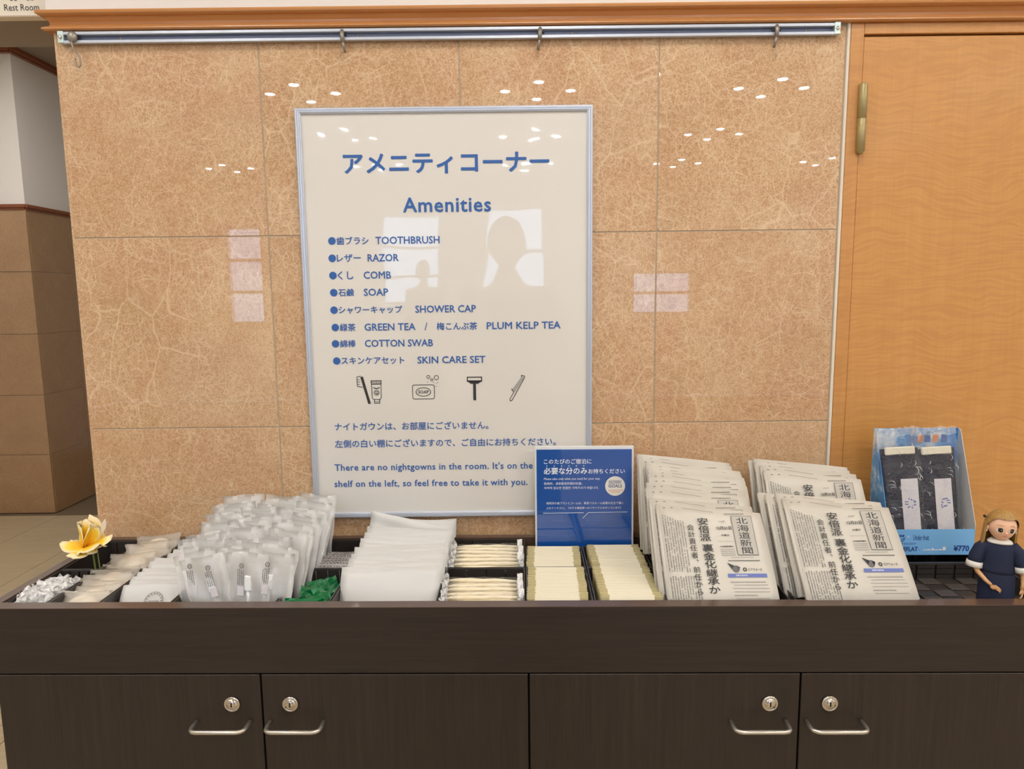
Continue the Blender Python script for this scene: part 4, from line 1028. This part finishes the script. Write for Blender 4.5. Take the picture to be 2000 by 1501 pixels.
for q in range(4): m.tube([(.0345, -.0095-q*.0012, .082), (.0335, -.0105-q*.0012, .0775), (.0310, -.0115-q*.001, .0750)], [.0010, .0009, .0007], 6)
m.tube([(.0322, -.0125, .0865), (.0305, -.0140, .0820)], [.0011, .0008], 6)
m.obj('arms', 'skinarm', t)
# head (its own frame, turned a little to the right)
HM = T(.001, -.003, .1925, 5, 2, 12)
hd = MB()
def facefn(d):
    k = 1.0
    if d.z < 0: k = 1-.22*(-d.z)**1.5
    y = d.y*(1.0 if d.y > 0 else .92); return Vector((d.x*k, y, d.z))
hd.ell((0, 0, 0), (.0205, .0205, .0245), 28, 20, fn=facefn)
hd.ell((0, -.0192, -.0055), (.0020, .0026, .0024), 10, 8)
for s in (-1, 1): hd.ell((s*.0205, .001, -.004), (.0022, .0036, .0052), 10, 8)
loft(hd, [(0, .002, .0068, .0068, -.034), (0, .002, .0062, .0062, -.020)], 14)
h = hd.obj('head', 'skin', t, HM)
def onface(x, z, e=.0006):
    kk_ = 1 if z >= 0 else 1-.22*(-z/.0245)**1.5
    q = max(0, 1-(x/(.0205*kk_))**2-(z/.0245)**2); return -(.0205*.92)*math.sqrt(q)-e
def patch(cx, cz, rx, rz, mat, name, e=.0006, n=16):
    vs = [(cx, onface(cx, cz, e), cz)]+[(cx+rx*math.cos(2*math.pi*k/n), onface(cx+rx*math.cos(2*math.pi*k/n), cz+rz*math.sin(2*math.pi*k/n), e), cz+rz*math.sin(2*math.pi*k/n)) for k in range(n)]
    MB().add(vs, [(0, 1+(k+1) % n, 1+k) for k in range(n)]).obj(name, mat, h)
for s in (-1, 1):
    patch(s*.0085, -.0015, .0050, .0037, 'brush', 'eye_white', .0005); patch(s*.0083, -.0014, .0034, .0036, 'eye', 'iris', .0008); patch(s*.0073, -.0003, .0006, .0006, 'brush', 'eye_glint', .0011, 8)
    MB().tube([(s*.0118, onface(.0118, .0005), .0005), (s*.0100, onface(.0100, .0018), .0020), (s*.0075, onface(.0075, .0022), .0024), (s*.0048, onface(.0048, .0014), .0012)], [.0003, .0006, .0006, .0003], 6).obj('eyelid', 'eye', h)
    MB().tube([(s*.0125, onface(.0125, .0062), .0058), (s*.0090, onface(.0090, .0072), .0074), (s*.0050, onface(.0050, .0066), .0066)], .0003, 6).obj('eyebrow', 'hair', h)
    MB().ell((s*.0215, -.001, -.0098), (.0013, .0013, .0013), 10, 8).obj('earring', 'whitecloth', h)
patch(0, -.0118, .0032, .0009, 'lip', 'mouth', .0006)
m = MB(); HB = []
n, mm = 32, 16
def hr(th, ph):
    d = Vector((math.sin(th)*math.cos(ph), math.sin(th)*math.sin(ph), math.cos(th))); w = 1+.02*math.sin(ph*19)+.012*math.sin(ph*31+1)
    return (d.x*.0236*w, d.y*.0240*w+.0016, d.z*.0262+.0018)
vs = []; fs = []
for k in range(n+1):
    ph = 2*math.pi*k/n; fr = max(0, -math.sin(ph)); end = R(118)-R(66)*min(1, fr*1.35)**.6
    for i in range(mm+1): vs.append(hr(end*i/mm, ph))
for k in range(n):
    for i in range(mm): a = k*(mm+1)+i; fs.append((a, a+1, a+mm+2, a+mm+1))
m.add(vs, fs, 0, True)
# back fall of hair to the shoulders
def back(sc_): return lambda u, v: ((.0245*sc_)*math.cos(math.pi*(1.06-1.12*u))*(1+.08*(1-v)), (.0215*sc_)*math.sin(math.pi*(1.06-1.12*u))*1.05+.003+.0008*math.sin(40*u), .004-.042*(1-v)+.0012*math.sin(33*u)*(1-v))
m.grid(36, 10, back(1.0), 0, True, None, back(.86))
m.obj('hair', 'hair', h)
MB().ell((-.0235, .010, .011), (.0022, .004, .0025), 10, 8).obj('hair_ribbon', 'eye', h)

# ------------------------------------------------------------------ two people in the lobby behind the camera, seen only as reflections
def skin(name, joints, bones, mat, parent):
    me = bpy.data.meshes.new(name); me.from_pydata([j[:3] for j in joints], bones, []); me.materials.append(MAT[mat])
    o = bpy.data.objects.new(name, me); COL.objects.link(o); o.parent = parent
    o.modifiers.new('skin', 'SKIN'); me.skin_vertices.new() if not me.skin_vertices else None
    for i, j in enumerate(joints):
        sv = me.skin_vertices[0].data[i]; sv.radius = (j[3], j[4] if len(j) > 4 else j[3]); sv.use_root = (i == 0)
    m = o.modifiers.new('sub', 'SUBSURF'); m.levels = 2; m.render_levels = 2
    for p in me.polygons: p.use_smooth = True
    return o
def person(M, la, coat, photo):
    t = thing('person', la, 'person', M)
    J = [(0, 0, .95, .13, .10), (0, 0, 1.15, .125, .09), (0, 0, 1.36, .15, .10), (0, -.01, 1.48, .055, .055), (0, -.02, 1.56, .055, .06)]
    Bn = [(0, 1), (1, 2), (2, 3), (3, 4)]
    hands = []
    for s_ in (-1, 1):
        i = len(J)
        if photo: arm_ = [(s_*.19, 0, 1.40, .055), (s_*.24, .03, 1.14, .045), (s_*.075, .235, 1.33, .032)]
        else: arm_ = [(s_*.19, 0, 1.40, .055), (s_*.23, 0, 1.12, .045), (s_*.24, .05, .88, .032)]
        J += arm_; Bn += [(2, i), (i, i+1), (i+1, i+2)]; hands.append((arm_[1], arm_[2]))
        i = len(J); J += [(s_*.095, 0, .86, .09), (s_*.10, .01, .48, .06), (s_*.10, -.01, .09, .042), (s_*.11, .13, .04, .035)]
        Bn += [(0, i), (i, i+1), (i+1, i+2), (i+2, i+3)]
    skin('body', J, Bn, 'skin', t)
    CJ = [(0, 0, .88, .155, .115)]+[(0, 0, 1.15, .145, .11), (0, 0, 1.36, .165, .12), (0, -.005, 1.45, .075, .07)]; CB = [(0, 1), (1, 2), (2, 3)]
    for (a, b), s_ in zip(hands, (-1, 1)):
        i = len(CJ); e = [b[q]*.85+a[q]*.15 for q in range(3)]; CJ += [(s_*.19, 0, 1.40, .07), (a[0], a[1], a[2], .058), (e[0], e[1], e[2], .045)]; CB += [(2, i), (i, i+1), (i+1, i+2)]
    skin('coat', CJ, CB, coat, t)
    TJ = [(0, 0, .93, .14, .11)]; TB = []
    for s_ in (-1, 1): i = len(TJ); TJ += [(s_*.095, 0, .86, .10), (s_*.10, .01, .48, .075), (s_*.10, -.01, .11, .062)]; TB += [(0, i), (i, i+1), (i+1, i+2)]
    skin('trousers', TJ, TB, 'navy', t)
    hd = MB(); hd.ell((0, 0, 0), (.075, .095, .115), 24, 18, fn=lambda d: Vector((d.x*(1-.2*max(0, -d.z)), d.y, d.z)))
    hd.ell((0, .092, -.012), (.012, .018, .022), 10, 8)
    for s_ in (-1, 1): hd.ell((s_*.075, -.005, -.005), (.010, .018, .030), 10, 8)
    h_ = hd.obj('head', 'skin', t, T(0, 0, 1.635))
    for s_ in (-1, 1): MB().ell((s_*.030, .082, .005), (.013, .008, .007), 10, 8).obj('eye', 'eye', h_)
    MB().ell((0, .086, -.055), (.022, .006, .006), 12, 8).obj('mouth', 'lip', h_)
    MB().ell((0, -.012, .022), (.086, .100, .112), 24, 16, fn=lambda d: Vector((d.x, min(d.y, .62) if d.z < .45 else d.y, max(d.z, -.55 if d.y < 0 else .25)))).obj('hair', 'eye', h_)
    m = MB()
    for (a, b), s_ in zip(hands, (-1, 1)):
        d = (Vector(b[:3])-Vector(a[:3])).normalized(); p = Vector(b[:3])+d*.03
        side = Vector((0, 0, 1)) if photo else Vector((0, 1, 0))
        m.tube([Vector(b[:3])-d*.01, p+d*.02, p+d*.055], [.026, .034, .032], 12, flat=.5)
        for q in range(4):
            o_ = p+d*.05+side*(.024-.016*q); L = (.062, .070, .066, .052)[q]; inn = Vector((-s_, 0, 0))
            m.tube([o_, o_+d*L*.5, o_+d*L*.75+inn*L*.25, o_+d*L*.8+inn*L*.5], [.009, .0085, .008, .006], 8)
        m.tube([p+side*.03, p+side*.055+d*.03, p+side*.06+d*.055], [.010, .009, .007], 8)
    m.obj('hands', 'skin', t)
    return t
person(T(.484, -1.84, -.01), 'person in a dark coat photographing the counter with both hands raised', 'navy', True)
ph_ = MB().box(-.078, .078, -.004, .004, -.037, .037, bv=.003).obj('phone', 'black', None, T(.484, -1.475, 1.385, -6)); tag(ph_, 'dark phone held up by the photographing person', 'phone')
person(T(-.56, -6.9, .06, 0, 0, 20), 'person in a brown coat standing near the lobby window', 'dkmould', False)
